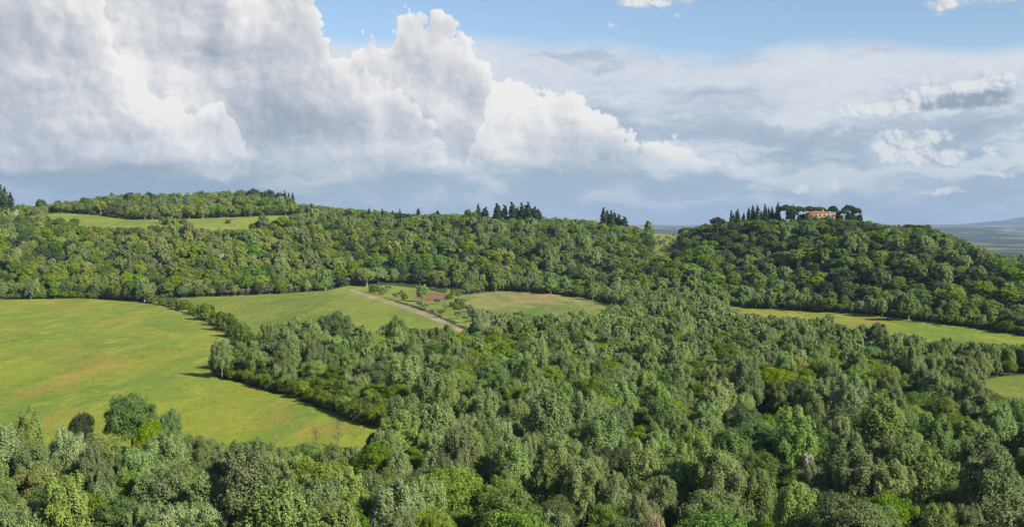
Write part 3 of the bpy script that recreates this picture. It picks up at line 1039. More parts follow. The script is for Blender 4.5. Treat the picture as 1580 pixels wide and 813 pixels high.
# olives
for px, top, base, wd in [(640, 464, 475, 13), (649, 467, 478, 14), (668, 460, 471, 13), (681, 468, 480, 12), (674, 477, 491, 14), (612, 447, 459, 12),
                          (603, 450, 461, 10), (707, 446, 457, 9), (718, 470, 483, 14), (747, 478, 490, 14), (592, 440, 450, 12), (728, 478, 490, 12),
                          (660, 476, 486, 9), (700, 452, 462, 10), (700, 478, 494, 14), (712, 486, 500, 14), (757, 486, 499, 12)]:
    put_px('olive', px + 7, top, base - 1, wd, hedge='track')
for i in range(26):
    px = random.uniform(692, 768); base = np.interp(px, [692, 768], [462, 506]) + random.uniform(-7, 9)
    put_px(random.choice(('shrub', 'olive', 'shrub')), px, base - random.uniform(7, 13), base, random.uniform(10, 17), hedge='track')
for px, top, base, wd in [(578, 437, 452, 20), (590, 441, 455, 14), (624, 452, 463, 12), (735, 482, 497, 18), (816, 482, 500, 16)]:
    put_px('shrub', px, top, base, wd, hedge='track')
for i, px in enumerate([330, 341, 352, 362, 372, 383, 393, 404, 415, 426, 437, 448, 458, 468, 478, 487, 495, 504, 512, 520, 529, 536]):
    base = np.interp(px, [330, 430, 500, 540], [457, 453, 448, 441]) - (i % 2) * 1.0
    put_px('olive', px, base - random.uniform(9, 14), base, random.uniform(10, 13), hedge='crop')
for i in range(46):
    px = 466 + i * 4.35 + random.uniform(-1, 1)
    py = np.interp(px, [466, 520, 600, 668], [342, 342, 345, 347]) + random.choice((-2.5, 0, 2.5))
    x, y, _ = ground(px, py)
    put('olive', x, y, random.uniform(4.2, 5.6), 1.1, hedge='terrace')
for i in range(34):
    px = random.uniform(1004, 1052); py = random.uniform(361, 390)
    x, y, _ = ground(px, py)
    put('olive', x, y, random.uniform(3.2, 4.6), 1.0, hedge='saddle')
# skyline cypresses and pines
cyp = [(738, 315, 6, 1240), (749, 320, 9, 1245), (767, 314, 10, 1215), (778, 316, 9, 1222), (790, 312, 9, 1218), (798, 320, 6, 1235), (805, 313, 8, 1230), (811, 317, 8, 1240),
       (815, 313, 9, 1228), (821, 322, 7, 1240), (825, 319, 8, 1235), (830, 323, 9, 1240),
       (931, 322, 8, 1262), (937, 325, 8, 1270), (943, 325, 7, 1262), (948, 328, 7, 1272), (955, 331, 7, 1266), (963, 334, 9, 1262),
       (1128, 324, 4, 1085), (1132, 329, 3, 1092), (1138, 323, 6, 1084), (1147, 328, 4, 1090), (1155, 321, 5, 1088), (1161, 317, 5, 1094), (1168, 317, 6, 1086),
       (1174, 325, 4, 1096), (1180, 315, 5, 1085), (1186, 321, 4, 1092), (1191, 319, 4, 1098), (1200, 312, 5, 1092), (1224, 316, 4, 1110), (1202, 330, 5, 1070), (1232, 330, 4, 1068),
       (1245, 331, 4, 1062), (1292, 322, 4, 1048), (1294, 324, 3, 1056), (1387, 346, 4, 1005), (452, 299, 5, 1430), (440, 296, 5, 1440), (446, 298, 4, 1450), (570, 321, 4, 1345), (590, 322, 4, 1350), (606, 325, 4, 1352),
       (617, 322, 3, 1350), (646, 321, 5, 1345), (675, 325, 6, 1330), (8, 290, 8, 1300), (17, 298, 8, 1310), (2, 287, 9, 1320), (173, 298, 9, 1400)]
for px, top, wd, dist in cyp:
    at_dist('cypress', px, top, dist, wd * 1.3, hedge='sky')
pin = [(1213, 316, 27, 1084), (1232, 318, 25, 1079), (1249, 318, 27, 1088), (1264, 319, 23, 1080), (1222, 322, 18, 1062), (1285, 317, 15, 1072), (1310, 316, 22, 1048), (1321, 320, 16, 1040),
       (1302, 322, 15, 1036), (1107, 335, 25, 1062), (1405, 346, 26, 985), (1418, 347, 20, 980)]
for px, top, wd, dist in [(372, 292, 26, 1490), (392, 290, 28, 1490), (414, 291, 26, 1485), (432, 295, 22, 1480), (345, 295, 22, 1470), (310, 296, 20, 1460), (270, 297, 18, 1440), (200, 296, 22, 1420), (230, 295, 16, 1430)]:
    at_dist('holm', px, top, dist, wd)
for px, top, wd, dist in [(1196, 327, 15, 1102), (1219, 328, 16, 1100), (1238, 329, 16, 1100), (1256, 329, 14, 1098), (1312, 326, 20, 1054), (1297, 331, 9, 1045), (1325, 329, 14, 1044), (1176, 332, 14, 1096), (1158, 333, 14, 1092), (1244, 332, 10, 1050)]:
    at_dist('holm', px, top, dist, wd)
for px, hh in [(250, 9), (262, 11), (272, 8), (283, 10), (256, 7), (118, 6), (352, 6), (92, 7), (430, 6)]:
    py = 352 if px > 240 and px < 300 else 350
    x, y, _ = ground(px, py - random.uniform(2, 8))
    put('maple' if hh > 8 else 'shrub', x, y, hh * .9, 1.1)
for px, top, wd, dist in [(1246, 331, 12, 1052), (1258, 333, 10, 1046), (1276, 332, 11, 1048), (1268, 334, 9, 1042)]:
    at_dist('oak', px, top, dist, wd)
for px, top, wd, dist in pin:
    at_dist('pine', px, top, dist, wd, hedge='sky')
for px, top, wd, dist in [(132, 303, 18, 1340), (91, 308, 14, 1330), (64, 306, 18, 1325), (448, 305, 16, 1400), (457, 316, 18, 1340), (722, 321, 14, 1240), (730, 325, 16, 1235), (1430, 344, 20, 962)]:
    at_dist('oak', px, top, dist, wd)

# the tree tops may not rise above these lines, where fields show behind them: (nearest distance of the field, line)
CAPS = [(285, 300, [(-300, 655), (0, 653), (110, 648), (150, 655), (280, 668), (330, 675), (400, 680), (470, 686), (540, 690), (575, 688), (605, 664), (612, 600)]),
        ([(383, 520), (500, 552), (610, 542), (728, 600)], 0, [(383, 540), (400, 506), (440, 492), (480, 489), (560, 500), (600, 497), (640, 499), (690, 504), (728, 520)]),
        (640, 0, [(722, 476), (760, 484), (800, 487), (850, 485), (905, 482), (922, 474)]),
        ([(1130, 722), (1200, 655), (1300, 562), (1370, 520), (1640, 505)], 0, [(1130, 480), (1150, 484), (1200, 489), (1250, 489), (1300, 491), (1335, 486), (1352, 500), (1390, 514), (1440, 520), (1500, 527), (1560, 531), (1640, 527)]),
        (405, 0, [(1512, 600), (1530, 606), (1560, 612), (1640, 620)]),
        (1145, 0, [(72, 346), (140, 349), (230, 353), (236, 338), (288, 336), (300, 352), (340, 355), (430, 352), (470, 347)]),
        (1300, 0, [(1000, 362), (1050, 364), (1062, 352), (1085, 346), (1120, 342), (1150, 338), (1186, 337), (1240, 338), (1302, 338), (1330, 341), (1380, 350), (1425, 351), (1455, 358), (1500, 377), (1540, 394), (1580, 407), (1800, 440)]),
        (1700, 0, [(-300, 318), (0, 318), (60, 319), (100, 313), (170, 301), (250, 298), (330, 295), (400, 293), (440, 301), (470, 316), (530, 321), (600, 327), (660, 331), (720, 331), (760, 337), (830, 337), (900, 339), (960, 346), (1000, 357)]),
        (1200, 0, [(1004, 389), (1020, 395), (1052, 380)])]


def cap(h, x, y, z):
    px = 790 + F * x / y
    for dist, _, line in CAPS:
        if not isinstance(dist, (int, float)):
            dist = float(np.interp(px, [a for a, _ in dist], [b for _, b in dist]))
        if y < dist and line[0][0] <= px <= line[-1][0] and y > dist * .45:
            lim = np.interp(px, [a for a, _ in line], [b for _, b in line]) + random.triangular(-5, 8, 0) * min(1, 400 / y) - (random.random() < .06) * 3
            h = min(h, EYE + (350 - lim) / F * y - z)
    return h


fixed = [(t['x'], t['y'], t['h'] * .33 * t['wd'] * {'cypress': .2, 'poplar': .8}.get(t['kind'], 1)) for t in TREES]
fx_ = np.array([f[0] for f in fixed]); fy_ = np.array([f[1] for f in fixed]); fr_ = np.array([f[2] for f in fixed])

NATW = {'poplar': .68, 'willow': .76, 'cypress': .16, 'pine': 1.0, 'olive': .92, 'shrub': 1.25}
# the woods: a jittered lattice wherever no field is
CL = []
sp_ = 5.6
for j, yy in enumerate(np.arange(118, 1560, sp_ * 0.87)):
    half = 0.66 * yy + 25
    xx = np.arange(-half, half, sp_) + (j % 2) * sp_ / 2
    CL.append(np.stack([xx + rng.uniform(-.36, .36, len(xx)) * sp_, yy + rng.uniform(-.36, .36, len(xx)) * sp_], 1))
CL = np.concatenate(CL)
cx_, cy_ = CL[:, 0], CL[:, 1]
keep = np.ones(len(CL), bool)
for nm, pl in POLY.items():
    if nm in ('soil', 'track'): continue
    pl = np.array(pl)
    cen = pl.mean(0)
    keep &= ~inpoly(cx_, cy_, pl)
keep &= ~inpoly(cx_, cy_, np.array(world_poly([(560, 441), (640, 441), (700, 447), (705, 452), (560, 446)])))
keep &= ~((cy_ > 1150) & (cy_ < 1335) & ((cx_ / cy_ * F + 790) > 40) & ((cx_ / cy_ * F + 790) < 470) & inpoly(cx_, cy_, POLY['hill']))
cz_ = gz(cx_, cy_)
qx, qy = project(cx_, cy_, cz_)
n_a = fbm(cx_ / 46, cy_ / 60, 41, 3); n_b = fbm(cx_ / 30, cy_ / 40, 57, 3)
keep &= rng.uniform(size=len(CL)) < 1.1
# thin strip where the villa stands
keep &= ~((qx > 1243) & (qx < 1302) & (cy_ > 1040) & (cy_ < 1088))
idx = np.nonzero(keep)[0]
order = rng.permutation(idx)
HASH = {}


def fits(x, y, r):
    a, b = int(x // 12), int(y // 12)
    for i_ in range(a - 1, a + 2):
        for j_ in range(b - 1, b + 2):
            for (u, v, q) in HASH.get((i_, j_), ()):
                if (u - x) ** 2 + (v - y) ** 2 < (q + r) ** 2: return False
    HASH.setdefault((a, b), []).append((x, y, r))
    return True


W = {'front': dict(poplar=.42, maple=.18, oak=.16, elm=.15, willow=.025, holm=.05), 'left': dict(maple=.32, oak=.32, willow=.12, holm=.13, poplar=.11),
     'mid': dict(oak=.32, elm=.12, maple=.20, holm=.16, poplar=.13, willow=.07), 'right': dict(oak=.36, elm=.12, maple=.22, holm=.20, poplar=.07, willow=.03),
     'dark': dict(oak=.42, maple=.08, holm=.50), 'yellow': dict(willow=.42, maple=.30, oak=.16, poplar=.12)}
SZ = {'elm': (9, 14), 'poplar': (10.5, 16), 'oak': (8.5, 12.5), 'maple': (7.5, 11.5), 'holm': (7.5, 10.5), 'willow': (9.5, 13.5)}
NK = ['poplar', 'maple', 'oak', 'willow', 'holm']
for i in order:
    x, y, px, py = cx_[i], cy_[i], qx[i], qy[i]
    if len(fx_) and ((np.hypot(fx_ - x, fy_ - y) < fr_ + 1.5)).any():
        continue
    if cz_[i] < 4.5 and y < 1000: rg = 'front'
    elif px < 560: rg = 'left'
    elif px < 1010: rg = 'mid'
    else: rg = 'right'
    if rg == 'left' and 190 < px < 470 and 368 < py < 425: rg = 'yellow'
    if rg == 'right' and px < 1190 and py < 400: rg = 'dark'
    wts = dict(W[rg])
    na, nb = n_a[i], n_b[i]
    wts['poplar'] = wts.get('poplar', 0) * math.exp(1.5 * na)
    wts['maple'] = wts.get('maple', 0) * math.exp(-1.4 * na)
    wts['holm'] = wts.get('holm', 0) * math.exp(1.9 * nb)
    wts['oak'] = wts.get('oak', 0) * math.exp(0.8 * nb)
    ks = list(wts); tot = sum(wts.values()); r_ = random.random() * tot
    for k_ in ks:
        r_ -= wts[k_]
        if r_ <= 0: break
    lo, hi = SZ[k_]
    h = random.uniform(lo, hi) * random.choice((.8, .95, 1.05, 1.15, 1.3))
    wf = random.uniform(.92, 1.22)
    if k_ == 'poplar': wf *= .9
    if rg == 'front':
        h *= 0.98 if y < 330 else 0.92
        if px < 640 and 480 < y < 640: h *= 1.10
        if px > 1150 and y > 430: h *= 0.88
        if 400 < y < 620: h *= .92
        if y > 620 and px > 700: h *= 0.84
    else:
        h *= random.choice((.72, .85, 1, 1.1, 1.3))
        if rg in ('right', 'dark'): wf *= 1.2
    h = cap(h, float(x), float(y), float(cz_[i]))
    if h < 2.5: continue
    if h < 5: k_, wf = 'shrub', 1.1
    if not fits(x, y, h * NATW.get(k_, .94) * wf * .5 * .66): continue
    put(k_, float(x), float(y), float(h), wf)

print('trees', len(TREES), round(time.time() - T0, 1))

# ------------------------------------------------------------------ which trees show, and how large
NATW = {'poplar': .68, 'willow': .76, 'cypress': .16, 'pine': 1.0, 'olive': .92, 'shrub': 1.25}
BW, BH = 790, 407
buf = np.full((BH, BW), -1, np.int32)
tb = np.full((BH, BW), -1, np.int32)
for k in range(len(TREES)):
    t = TREES[k]
    t['px'], t['py'] = [float(v) for v in project(t['x'], t['y'], t['z'])]
    _, t['top'] = [float(v) for v in project(t['x'], t['y'], t['z'] + t['h'])]
# skyline test: a column-wise running minimum over depth drops what hides behind the crest
run = np.full(2400, 813.0)
TREES.sort(key=lambda t: t['y'])
kept = []
for t in TREES:
    c = int(t['px']) + 400
    if 0 <= c < 2400:
        if t['y'] > 1000 and t['top'] > run[max(0, c - 3):c + 4].max() + 9 and not t.get('hedge'):
            continue
        hw = max(1, int(t['h'] * NATW.get(t['kind'], .94) * t['wd'] / t['y'] * F * .35))
        s = slice(max(0, c - hw), c + hw)
        run[s] = np.minimum(run[s], t['top'] + 2)
    kept.append(t)
TREES = kept
for k in range(len(TREES) - 1, -1, -1):
    t = TREES[k]
    wpx = t['h'] * NATW.get(t['kind'], .94) * t['wd'] / t['y'] * F / 4
    hpx = max(1.0, (t['py'] - t['top']) / 4)
    cx0, cy0 = t['px'] / 2, (t['py'] + t['top']) / 4 - hpx * 0.1
    if cx0 + wpx < 0 or cx0 - wpx > BW: continue
    x0, x1 = int(max(0, cx0 - wpx)), int(min(BW, cx0 + wpx + 1)); y0, y1 = int(max(0, cy0 - hpx)), int(min(BH, cy0 + hpx + 1))
    if x1 <= x0 or y1 <= y0: continue
    YY, XX = np.mgrid[y0:y1, x0:x1]
    msk = ((XX + .5 - cx0) / max(wpx, .7)) ** 2 + ((YY + .5 - cy0) / hpx) ** 2 < 1
    buf[y0:y1, x0:x1][msk] = k
cnt = np.bincount(buf[buf >= 0], minlength=len(TREES))
for k, t in enumerate(TREES):
    t['vis'] = int(cnt[k])
QUOTA = dict(poplar=270, elm=130, oak=250, maple=200, holm=110, willow=70, shrub=200, olive=125, cypress=60, pine=20, tan=9, white=9)
for kind, q in QUOTA.items():
    tt = sorted([t for t in TREES if t['kind'] == kind], key=lambda t: -t['vis'] - (1e6 if t.get('special') else 0) - (1e3 if kind in ('cypress', 'pine', 'olive') else 0))
    for n_, t in enumerate(tt):
        t['solo'] = n_ < q and (t['vis'] >= 3 or bool(t.get('special')) or (kind in ('cypress', 'pine', 'olive', 'shrub') and t['vis'] >= 1))
    print(kind, len(tt), sum(t['solo'] for t in tt), [t['vis'] for t in tt][:q:max(1, q // 5)])


# ------------------------------------------------------------------ words
KN = dict(elm='elm_tree', poplar='poplar_tree', oak='oak_tree', maple='maple_tree', holm='holm_oak_tree', willow='willow_tree', shrub='shrub', olive='olive_tree',
          cypress='cypress_tree', pine='umbrella_pine_tree', tan='flowering_tree', white='blossoming_tree')
DESC = dict(elm='grey-green rounded elm', poplar='silvery grey-green poplar', oak='dark green oak', maple='bright green maple', holm='blackish evergreen oak', willow='yellow-green willow',
            shrub='leafy green bush', olive='small grey olive', cypress='dark cypress', pine='umbrella pine', tan='tan flowering tree', white='white blossoming tree')
CATS = dict(shrub='bush')
GRP = dict(elm='grey-green elms of the woods', poplar='silvery poplars of the valley wood', oak='dark green oaks of the woods', maple='bright green maples of the woods', holm='blackish evergreen oaks in the woods',
           willow='yellow-green willows of the woods', shrub='bushes along the field edges', olive='grey olive trees', cypress='cypresses on the skyline', pine='umbrella pines on the hilltops')
ORD = ['', 'first', 'second', 'third', 'fourth', 'fifth', 'sixth', 'seventh', 'eighth', 'ninth', 'tenth', 'eleventh', 'twelfth', 'thirteenth', 'fourteenth', 'fifteenth',
       'sixteenth', 'seventeenth', 'eighteenth', 'nineteenth', 'twentieth']


def ordinal(n):
    if n <= 20: return ORD[n]
    tens = {2: 'twenty', 3: 'thirty', 4: 'forty', 5: 'fifty', 6: 'sixty', 7: 'seventy', 8: 'eighty', 9: 'ninety'}[n // 10]
    return tens + '-' + ORD[n % 10] if n % 10 else tens[:-1] + 'ieth'


def zone(t):
    px, py, y, z = t['px'], t['py'], t['y'], t['z']
    hd = t.get('hedge')
    if hd:
        if hd == 'sky':
            if px < 30: return 'at the left end of the skyline'
            if px < 500: return 'on the wooded top of the left hill'
            if px < 700: return 'on the low skyline right of the hill field'
            if px < 850: return 'in the tall skyline clump left of centre'
            if px < 980: return 'in the small clump above the saddle'
            if px < 1350: return 'beside the villa' if px > 1205 else 'in the row left of the villa'
            return 'on the ridge right of the villa'
        return {'foot1': 'at the wood foot behind the meadow', 'foot2': 'at the wood foot behind the crop field', 'foot3': 'at the wood foot behind the pasture',
                'meadow': 'in the hedge between meadow and crop field', 'edge': "along the meadow's right-hand wooded edge", 'foot': 'at the hill foot above the long field',
                'track': 'beside the dirt track', 'crop': 'in the row behind the crop field', 'terrace': 'on the high terrace below the skyline',
                'saddle': 'on the grassy saddle left of the villa hill'}[hd]
    if z < 4.5 and y < 1000:
        if y < 240: row = 'on the bottom edge'
        elif y < 300: row = 'just above the bottom row'
        elif y < 370: row = 'low in valley wood'
        elif y < 450: row = 'midway up valley wood'
        elif y < 560: row = 'high in valley wood'
        else: row = 'at the valley wood top'
        col = 'left' if px < 400 else 'centre-left' if px < 800 else 'centre-right' if px < 1200 else 'right'
        return row + ', ' + col
    if px < 300: return 'on the wooded slope behind the meadow'
    if px < 560: return 'on the wooded slope behind the crop field'
    if px < 1010: return 'on the wooded slope behind the pasture'
    if px < 1190: return 'on the slope left of the villa'
    return 'on the villa hillside'


solo = [t for t in TREES if t['solo']]
byz = {}
for t in solo:
    if not t.get('special'):
        t['zone'] = zone(t)
        byz.setdefault((t['kind'], t['zone']), []).append(t)
for (kind, zn), tt in byz.items():
    tt.sort(key=lambda t: t['px'])
    hm = float(np.median([t['h'] for t in tt])); wm = float(np.median([t['wd'] for t in tt]))
    for n_, t in enumerate(tt, 1):
        if len(tt) == 1: lab = '%s %s' % (DESC[kind], zn)
        else:
            if n_ == 1: o_ = 'leftmost'
            elif n_ == len(tt): o_ = 'rightmost'
            else: o_ = ordinal(n_) + ' from the left'
            adj = 'tall ' if t['h'] > hm * 1.13 else 'low ' if t['h'] < hm * .87 and kind != 'olive' else 'broad ' if t['wd'] > wm * 1.1 and kind not in ('olive', 'elm') else ''
            lab = '%s%s, %s %s' % (adj, DESC[kind], o_, zn)
            if len(lab.split()) > 16: lab = lab.replace(adj, '', 1)
        t['label'] = lab


def leafkey(kind): return kind
# ------------------------------------------------------------------ single trees: an empty at the foot, a crown and a trunk
def place_tree(t):
    kind = t['kind']
    lod = 0 if t['y'] < 620 else 1
    lst = PROTO.get((kind, lod)) or PROTO.get((kind, 1 - lod))
    pr = lst[t['var'] % len(lst)]
    o = bpy.data.objects.new(KN[kind], None)
    o.empty_display_size = 1.0
    COL.objects.link(o)
    o.location = (t['x'], t['y'], t['z'])
    s = t['h'] / 10.0
    o.rotation_euler = (0, 0, t['rot'])
    o.scale = (s * t['wd'], s * t['wd'], s)
    link('trunk', pr['trunk'], o)
    link('crown', pr['crown'], o)
    lab = t.get('special') or t['label']
    tag(o, lab, CATS.get(kind, 'tree'), GRP.get(kind))
    return o


for t in solo:
    place_tree(t)

# ------------------------------------------------------------------ the rest of each kind: one object of stuff
def stuff_wood(name, kind, trees, label):
    if not trees: return
    coll = bpy.data.collections.new(name + ' sources')
    pool = []
    for lod in (0, 1):
        for v, pr in enumerate(PROTO.get((kind, lod)) or PROTO[(kind, 1 - lod)]):
            o = bpy.data.objects.new('%s_source_%d_%d' % (kind, lod, v), pr['whole'])
            coll.objects.link(o)
            pool.append(o)
    nv = len(pool) // 2
    pts = np.array([(t['x'], t['y'], t['z']) for t in trees], np.float32)
    me = bpy.data.meshes.new(name)
    me.vertices.add(len(pts)); me.vertices.foreach_set('co', pts.ravel())
    a = me.attributes.new('pick', 'INT', 'POINT')
    a.data.foreach_set('value', np.array([(0 if t['y'] < 430 else nv) + t['var'] % nv for t in trees], np.int32))
    a = me.attributes.new('turn', 'FLOAT_VECTOR', 'POINT')
    a.data.foreach_set('vector', np.array([(0, 0, t['rot']) for t in trees], np.float32).ravel())
    a = me.attributes.new('size', 'FLOAT_VECTOR', 'POINT')
    a.data.foreach_set('vector', np.array([(t['h'] / 10 * t['wd'], t['h'] / 10 * t['wd'], t['h'] / 10) for t in trees], np.float32).ravel())
    o = link(name, me)
    ng = bpy.data.node_groups.new(name, 'GeometryNodeTree')
    ng.interface.new_socket('Geometry', in_out='INPUT', socket_type='NodeSocketGeometry')
    ng.interface.new_socket('Geometry', in_out='OUTPUT', socket_type='NodeSocketGeometry')
    N_ = ng.nodes
    gi, go = N_.new('NodeGroupInput'), N_.new('NodeGroupOutput')
    ci = N_.new('GeometryNodeCollectionInfo'); ci.inputs['Collection'].default_value = coll
    ci.inputs['Separate Children'].default_value = True; ci.inputs['Reset Children'].default_value = True
    ip = N_.new('GeometryNodeInstanceOnPoints'); ip.inputs['Pick Instance'].default_value = True
    def attr(nm, ty):
        n = N_.new('GeometryNodeInputNamedAttribute'); n.data_type = ty; n.inputs['Name'].default_value = nm
        return n.outputs['Attribute']
    L_ = ng.links.new
    L_(gi.outputs[0], ip.inputs['Points']); L_(ci.outputs[0], ip.inputs['Instance'])
    L_(attr('pick', 'INT'), ip.inputs['Instance Index']); L_(attr('turn', 'FLOAT_VECTOR'), ip.inputs['Rotation'])
    L_(attr('size', 'FLOAT_VECTOR'), ip.inputs['Scale']); L_(ip.outputs[0], go.inputs[0])
    md = o.modifiers.new('scatter', 'NODES'); md.node_group = ng
    tag(o, label, 'woodland', kind='stuff')


for kind, nm, lab in (('poplar', 'poplar_woodland', 'mass of silvery poplars filling the gaps of the valley wood'),
                      ('oak', 'oak_woodland', 'mass of dark green oaks covering the hillsides'),
                      ('elm', 'elm_woodland', 'mass of grey-green elms among the other trees'),
                      ('maple', 'maple_woodland', 'mass of bright green maples covering the hillsides'),
                      ('holm', 'evergreen_woodland', 'mass of blackish evergreen oaks scattered over the hillsides'),
                      ('willow', 'willow_woodland', 'mass of yellow-green willows on the left hillside'),
                      ('shrub', 'shrubbery', 'low bushes at the feet of the hedges and woods'),
                      ('olive', 'olive_grove', 'small grey olives on the distant terraces')):
    stuff_wood(nm, kind, [t for t in TREES if t['kind'] == kind and not t['solo'] and -330 < t['px'] < 1910], lab)
print('placed', round(time.time() - T0, 1))

# ------------------------------------------------------------------ the villa
def plain(name, rgb, rough=.85, var=.15, scale=1.0):
    m, n = mat(name)
    tcn = n.new('ShaderNodeTexCoord')
    f = n.noise(tcn.outputs['Object'], scale, 6, 0.65)
    finish(n, n.mix(n.step(f, .3, .7), tuple(v * (1 - var) for v in rgb[:3]) + (1,), tuple(min(1, v * (1 + var)) for v in rgb[:3]) + (1,)), rough, f, 0.02)
    return m


M_WALL = plain('orange stucco', (.36, .225, .125), scale=.5)
M_WALL2 = plain('pale stucco', (.44, .30, .21), scale=.5)
M_ROOF = plain('terracotta tiles', (.24, .12, .075), var=.35, scale=3)
M_GLASSD = plain('dark window glass', (.03, .035, .04), .15)
M_SHUT = plain('green shutters', (.05, .11, .07))
M_STONE = plain('stone surround', (.5, .44, .36))


def house(x, y, wdt, dep, hgt, rot, wallm, label, storeys=2, chimney=True, cols=5):
    z = h1(x, y) - .5
    root = link('villa', None, loc=(x, y, z)); root.rotation_euler = (0, 0, rot)
    tag(root, label, 'house', 'buildings of the hilltop villa')
    g_ = Geo(); g_.box(-wdt / 2, wdt / 2, -dep / 2, dep / 2, 0, hgt)
    link('wall', g_.mesh('wall', [wallm]), root)
    g_ = Geo(); e = .6; rh = dep * .16
    A = [(-wdt / 2 - e, -dep / 2 - e), (wdt / 2 + e, -dep / 2 - e), (wdt / 2 + e, dep / 2 + e), (-wdt / 2 - e, dep / 2 + e)]
    zb = hgt + .004
    lo = [(p[0], p[1], zb) for p in A]; up = [(p[0], p[1], zb + .22) for p in A]
    r0, r1 = (-wdt / 2 + dep / 2, 0, zb + .22 + rh), (wdt / 2 - dep / 2, 0, zb + .22 + rh)
    g_.poly(lo[::-1])
    for i in range(4): g_.poly([lo[i], lo[(i + 1) % 4], up[(i + 1) % 4], up[i]])
    g_.poly([up[0], up[1], r1, r0]); g_.poly([up[1], up[2], r1]); g_.poly([up[2], up[3], r0, r1]); g_.poly([up[3], up[0], r0])
    rf = link('roof', g_.mesh('roof', [M_ROOF]), root)
    if chimney:
        g_ = Geo(); g_.box(wdt * .2, wdt * .2 + .9, -.4, .4, hgt + .6, hgt + rh + 1.6); g_.box(wdt * .2 - .15, wdt * .2 + 1.05, -.55, .55, hgt + rh + 1.604, hgt + rh + 1.8)
        link('chimney', g_.mesh('chimney', [M_WALL2]), rf)
    sh = hgt / storeys
    for s in range(storeys):
        for c_ in range(cols):
            wx = -wdt / 2 + wdt * (c_ + .5) / cols
            door = s == 0 and c_ == cols // 2
            z0 = sh * s + (.05 if door else sh * .32); z1 = sh * s + sh * .80
            fr = Geo()
            hw = .55
            yf = -dep / 2 - .06
            fr.box(wx - hw - .12, wx - hw, yf, -dep / 2 - .003, z0, z1); fr.box(wx + hw, wx + hw + .12, yf, -dep / 2 - .003, z0, z1)
            fr.box(wx - hw - .12, wx + hw + .12, yf, -dep / 2 - .003, z1 + .002, z1 + .14)
            w_ = link('door' if door else 'window', fr.mesh('window', [M_STONE]), root)
            pn = Geo(); pn.box(wx - hw + .002, wx + hw - .002, -dep / 2 - .02, -dep / 2 - .003, z0, z1 - .002)
            link('panel' if door else 'pane', pn.mesh('pane', [M_SHUT if door else M_GLASSD]), w_)
            if not door:
                s2 = Geo()
                s2.box(wx - hw - .75, wx - hw - .13, yf - .01, -dep / 2 - .003, z0, z1); s2.box(wx + hw + .13, wx + hw + .75, yf - .01, -dep / 2 - .003, z0, z1)
                link('shutter', s2.mesh('shutter', [M_SHUT]), w_)
    return root


vx = lambda px, d: (px - 790) / F * d
house(vx(1262, 1066), 1066, 21, 11, 9.6, R(6), M_WALL, 'orange villa with tiled roof among the umbrella pines on the hilltop')
house(vx(1287, 1070), 1070, 15, 8, 8.4, R(-12), M_WALL2, 'lower tile-roofed wing standing right of the orange villa', 2, False, 4)

# ------------------------------------------------------------------ rows of young plants in the crop field
def crop_rows():
    poly = world_poly([(262, 468), (300, 461), (430, 456), (505, 452), (520, 470), (490, 492), (440, 515), (400, 530), (370, 520), (335, 500), (300, 484)])
    p = np.array(poly); mn, mx_ = p.min(0), p.max(0)
    ang_ = R(118)
    ca, sa = math.cos(ang_), math.sin(ang_)
    c0 = p.mean(0)
    Ld = np.hypot(*(mx_ - mn)) / 2
    u_, v_ = np.meshgrid(np.arange(-Ld, Ld, 2.3), np.arange(-Ld, Ld, 4.6))
    x = c0[0] + u_ * ca - v_ * sa; y = c0[1] + u_ * sa + v_ * ca
    x, y = x.ravel(), y.ravel()
    x = x + rng.normal(size=len(x)) * .25; y = y + rng.normal(size=len(x)) * .25
    k = inpoly(x, y, poly) & (fbm(x / 22, y / 22, 77, 2) > -0.75) & (rng.uniform(size=len(x)) < .85)
    x, y = x[k], y[k]
    z = gz(x, y) + .03
    n = 4
    P_ = np.repeat(np.stack([x, y, z], 1), n, 0)
    off = sph(rng, len(P_)) * rng.uniform(.2, .62, len(P_))[:, None]
    off[:, 2] = np.abs(off[:, 2]) * 1.2 + .1
    v, f = leaf_cards(rng, P_ + off, off / np.linalg.norm(off, axis=1)[:, None], 0.24)
    me = np_mesh('crop_plants', v, f, [LEAF['maple']])
    tag(link('crop_plants', me), 'rows of low young plants across the middle crop field', 'crop', kind='stuff')


crop_rows()


# ------------------------------------------------------------------ tufts of taller grass in the meadows
def tufts(name, polys, dens, label, matkey, hgt=(.12, .26)):
    V, Fc, base = [], [], 0
    for poly in polys:
        p = np.array(poly); mn, mx_ = p.min(0), p.max(0)
        n = int((mx_[0] - mn[0]) * (mx_[1] - mn[1]) * dens)
        x = rng.uniform(mn[0], mx_[0], n); y = rng.uniform(mn[1], mx_[1], n)
        k = inpoly(x, y, poly) & (fbm(x / 13, y / 8, 61, 4) > rng.uniform(-.2, .9, n)) & (y < 900)
        x, y = x[k], y[k]
        c = np.stack([x, y, gz(x, y) + .2], 1)
        c = np.repeat(c, 3, 0) + rng.normal(size=(len(x) * 3, 3)) * [.35, .35, .06]
        nn = np.tile(np.array([0, 0, 1.6]), (len(c), 1))
        v, f = leaf_cards(rng, c, nn, rng.uniform(*hgt), 0.5, 0.7)
        V.append(v); Fc.append(f + base); base += len(v)
    me = np_mesh(name, np.concatenate(V), np.concatenate(Fc), [LEAF[matkey]])
    tag(link(name, me), label, 'grass', kind='stuff')


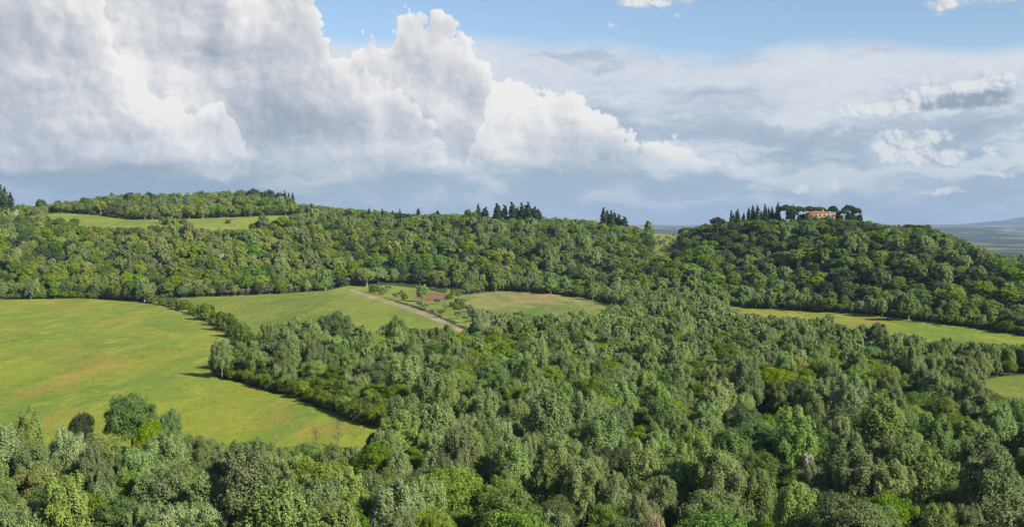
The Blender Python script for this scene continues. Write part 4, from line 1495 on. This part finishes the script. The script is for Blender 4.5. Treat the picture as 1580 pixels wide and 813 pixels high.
m_, n_ = mat('tall grass blades')
g2 = n_.new('ShaderNodeNewGeometry')
cc = n_.ramp(g2.outputs['Random Per Island'], [(0, c3(.10, .15, .03)), (.5, c3(.17, .21, .045)), (.85, c3(.24, .22, .06)), (1, c3(.24, .15, .05))])
dd = n_.new('ShaderNodeBsdfDiffuse'); n_.put(dd.inputs[0], cc)
oo = n_.new('ShaderNodeOutputMaterial'); n_.put(oo.inputs[0], dd.outputs[0])
LEAF['grass'] = m_
tufts('meadow_grass', [POLY['meadow'], POLY['strip'], POLY['small'], POLY['crop'], POLY['past']], 0.4, 'uneven tufts of taller grass over the meadow and fields', 'grass')


# ------------------------------------------------------------------ bare snags at the meadow's lower edge
def snag(px, base, top, label, twig=14):
    x, y, z = ground(px, base)
    h = EYE + (350 - top) / F * y - z
    root = link('dead_tree', None, loc=(x, y, z))
    tag(root, label, 'dead tree')
    g_ = Geo()
    g_.tube([(0, 0, -.4), (.05, 0, h * .5), (.12, .05, h)], [.13, .08, .03])
    link('trunk', g_.mesh('trunk', [BARK]), root)
    for i in range(twig):
        t = random.uniform(.22, .97); a = i * 2.4; L_ = random.uniform(.9, 2.0) * (1.25 - t * .7)
        b_ = Geo()
        e1 = Vector((math.cos(a) * L_ * .6, math.sin(a) * L_ * .6, h * t + L_ * .35)); e2 = Vector((math.cos(a) * L_, math.sin(a) * L_, h * t + L_ * .8))
        b_.tube([(.1 * t, 0, h * t), e1, e2], [.045, .03, .015], 4)
        for q in range(4):
            f0 = e1.lerp(e2, q / 4)
            b_.tube([f0, f0 + Vector((random.uniform(-.5, .5), random.uniform(-.5, .5), random.uniform(.1, .6)))], [.025, .012], 4)
        link('branch', b_.mesh('branch', [BARK]), root)


snag(521, 690, 648, 'thin leafless dead tree standing at the lower edge of the meadow', 26)
snag(487, 695, 661, 'shorter brown leafless tree left of the thin dead tree', 34)

# ------------------------------------------------------------------ air
hz = Geo(); hz.box(-32000, 32000, -3200, 38500, -140, 640)
m_, n_ = mat('pale air')
pv = n_.new('ShaderNodeVolumePrincipled')
pv.inputs['Color'].default_value = (0.38, 0.54, 0.80, 1)
pv.inputs['Density'].default_value = 0.5 / 12500
pv.inputs['Anisotropy'].default_value = 0.0
ov = n_.new('ShaderNodeOutputMaterial')
n_.put(ov.inputs['Volume'], pv.outputs[0])
hzo = link('haze', hz.mesh('haze', [m_]))
tag(hzo, kind='stuff')
hzo['label'] = 'thin bluish air fading the farthest hills'
print('done', round(time.time() - T0, 1), len(bpy.data.objects))
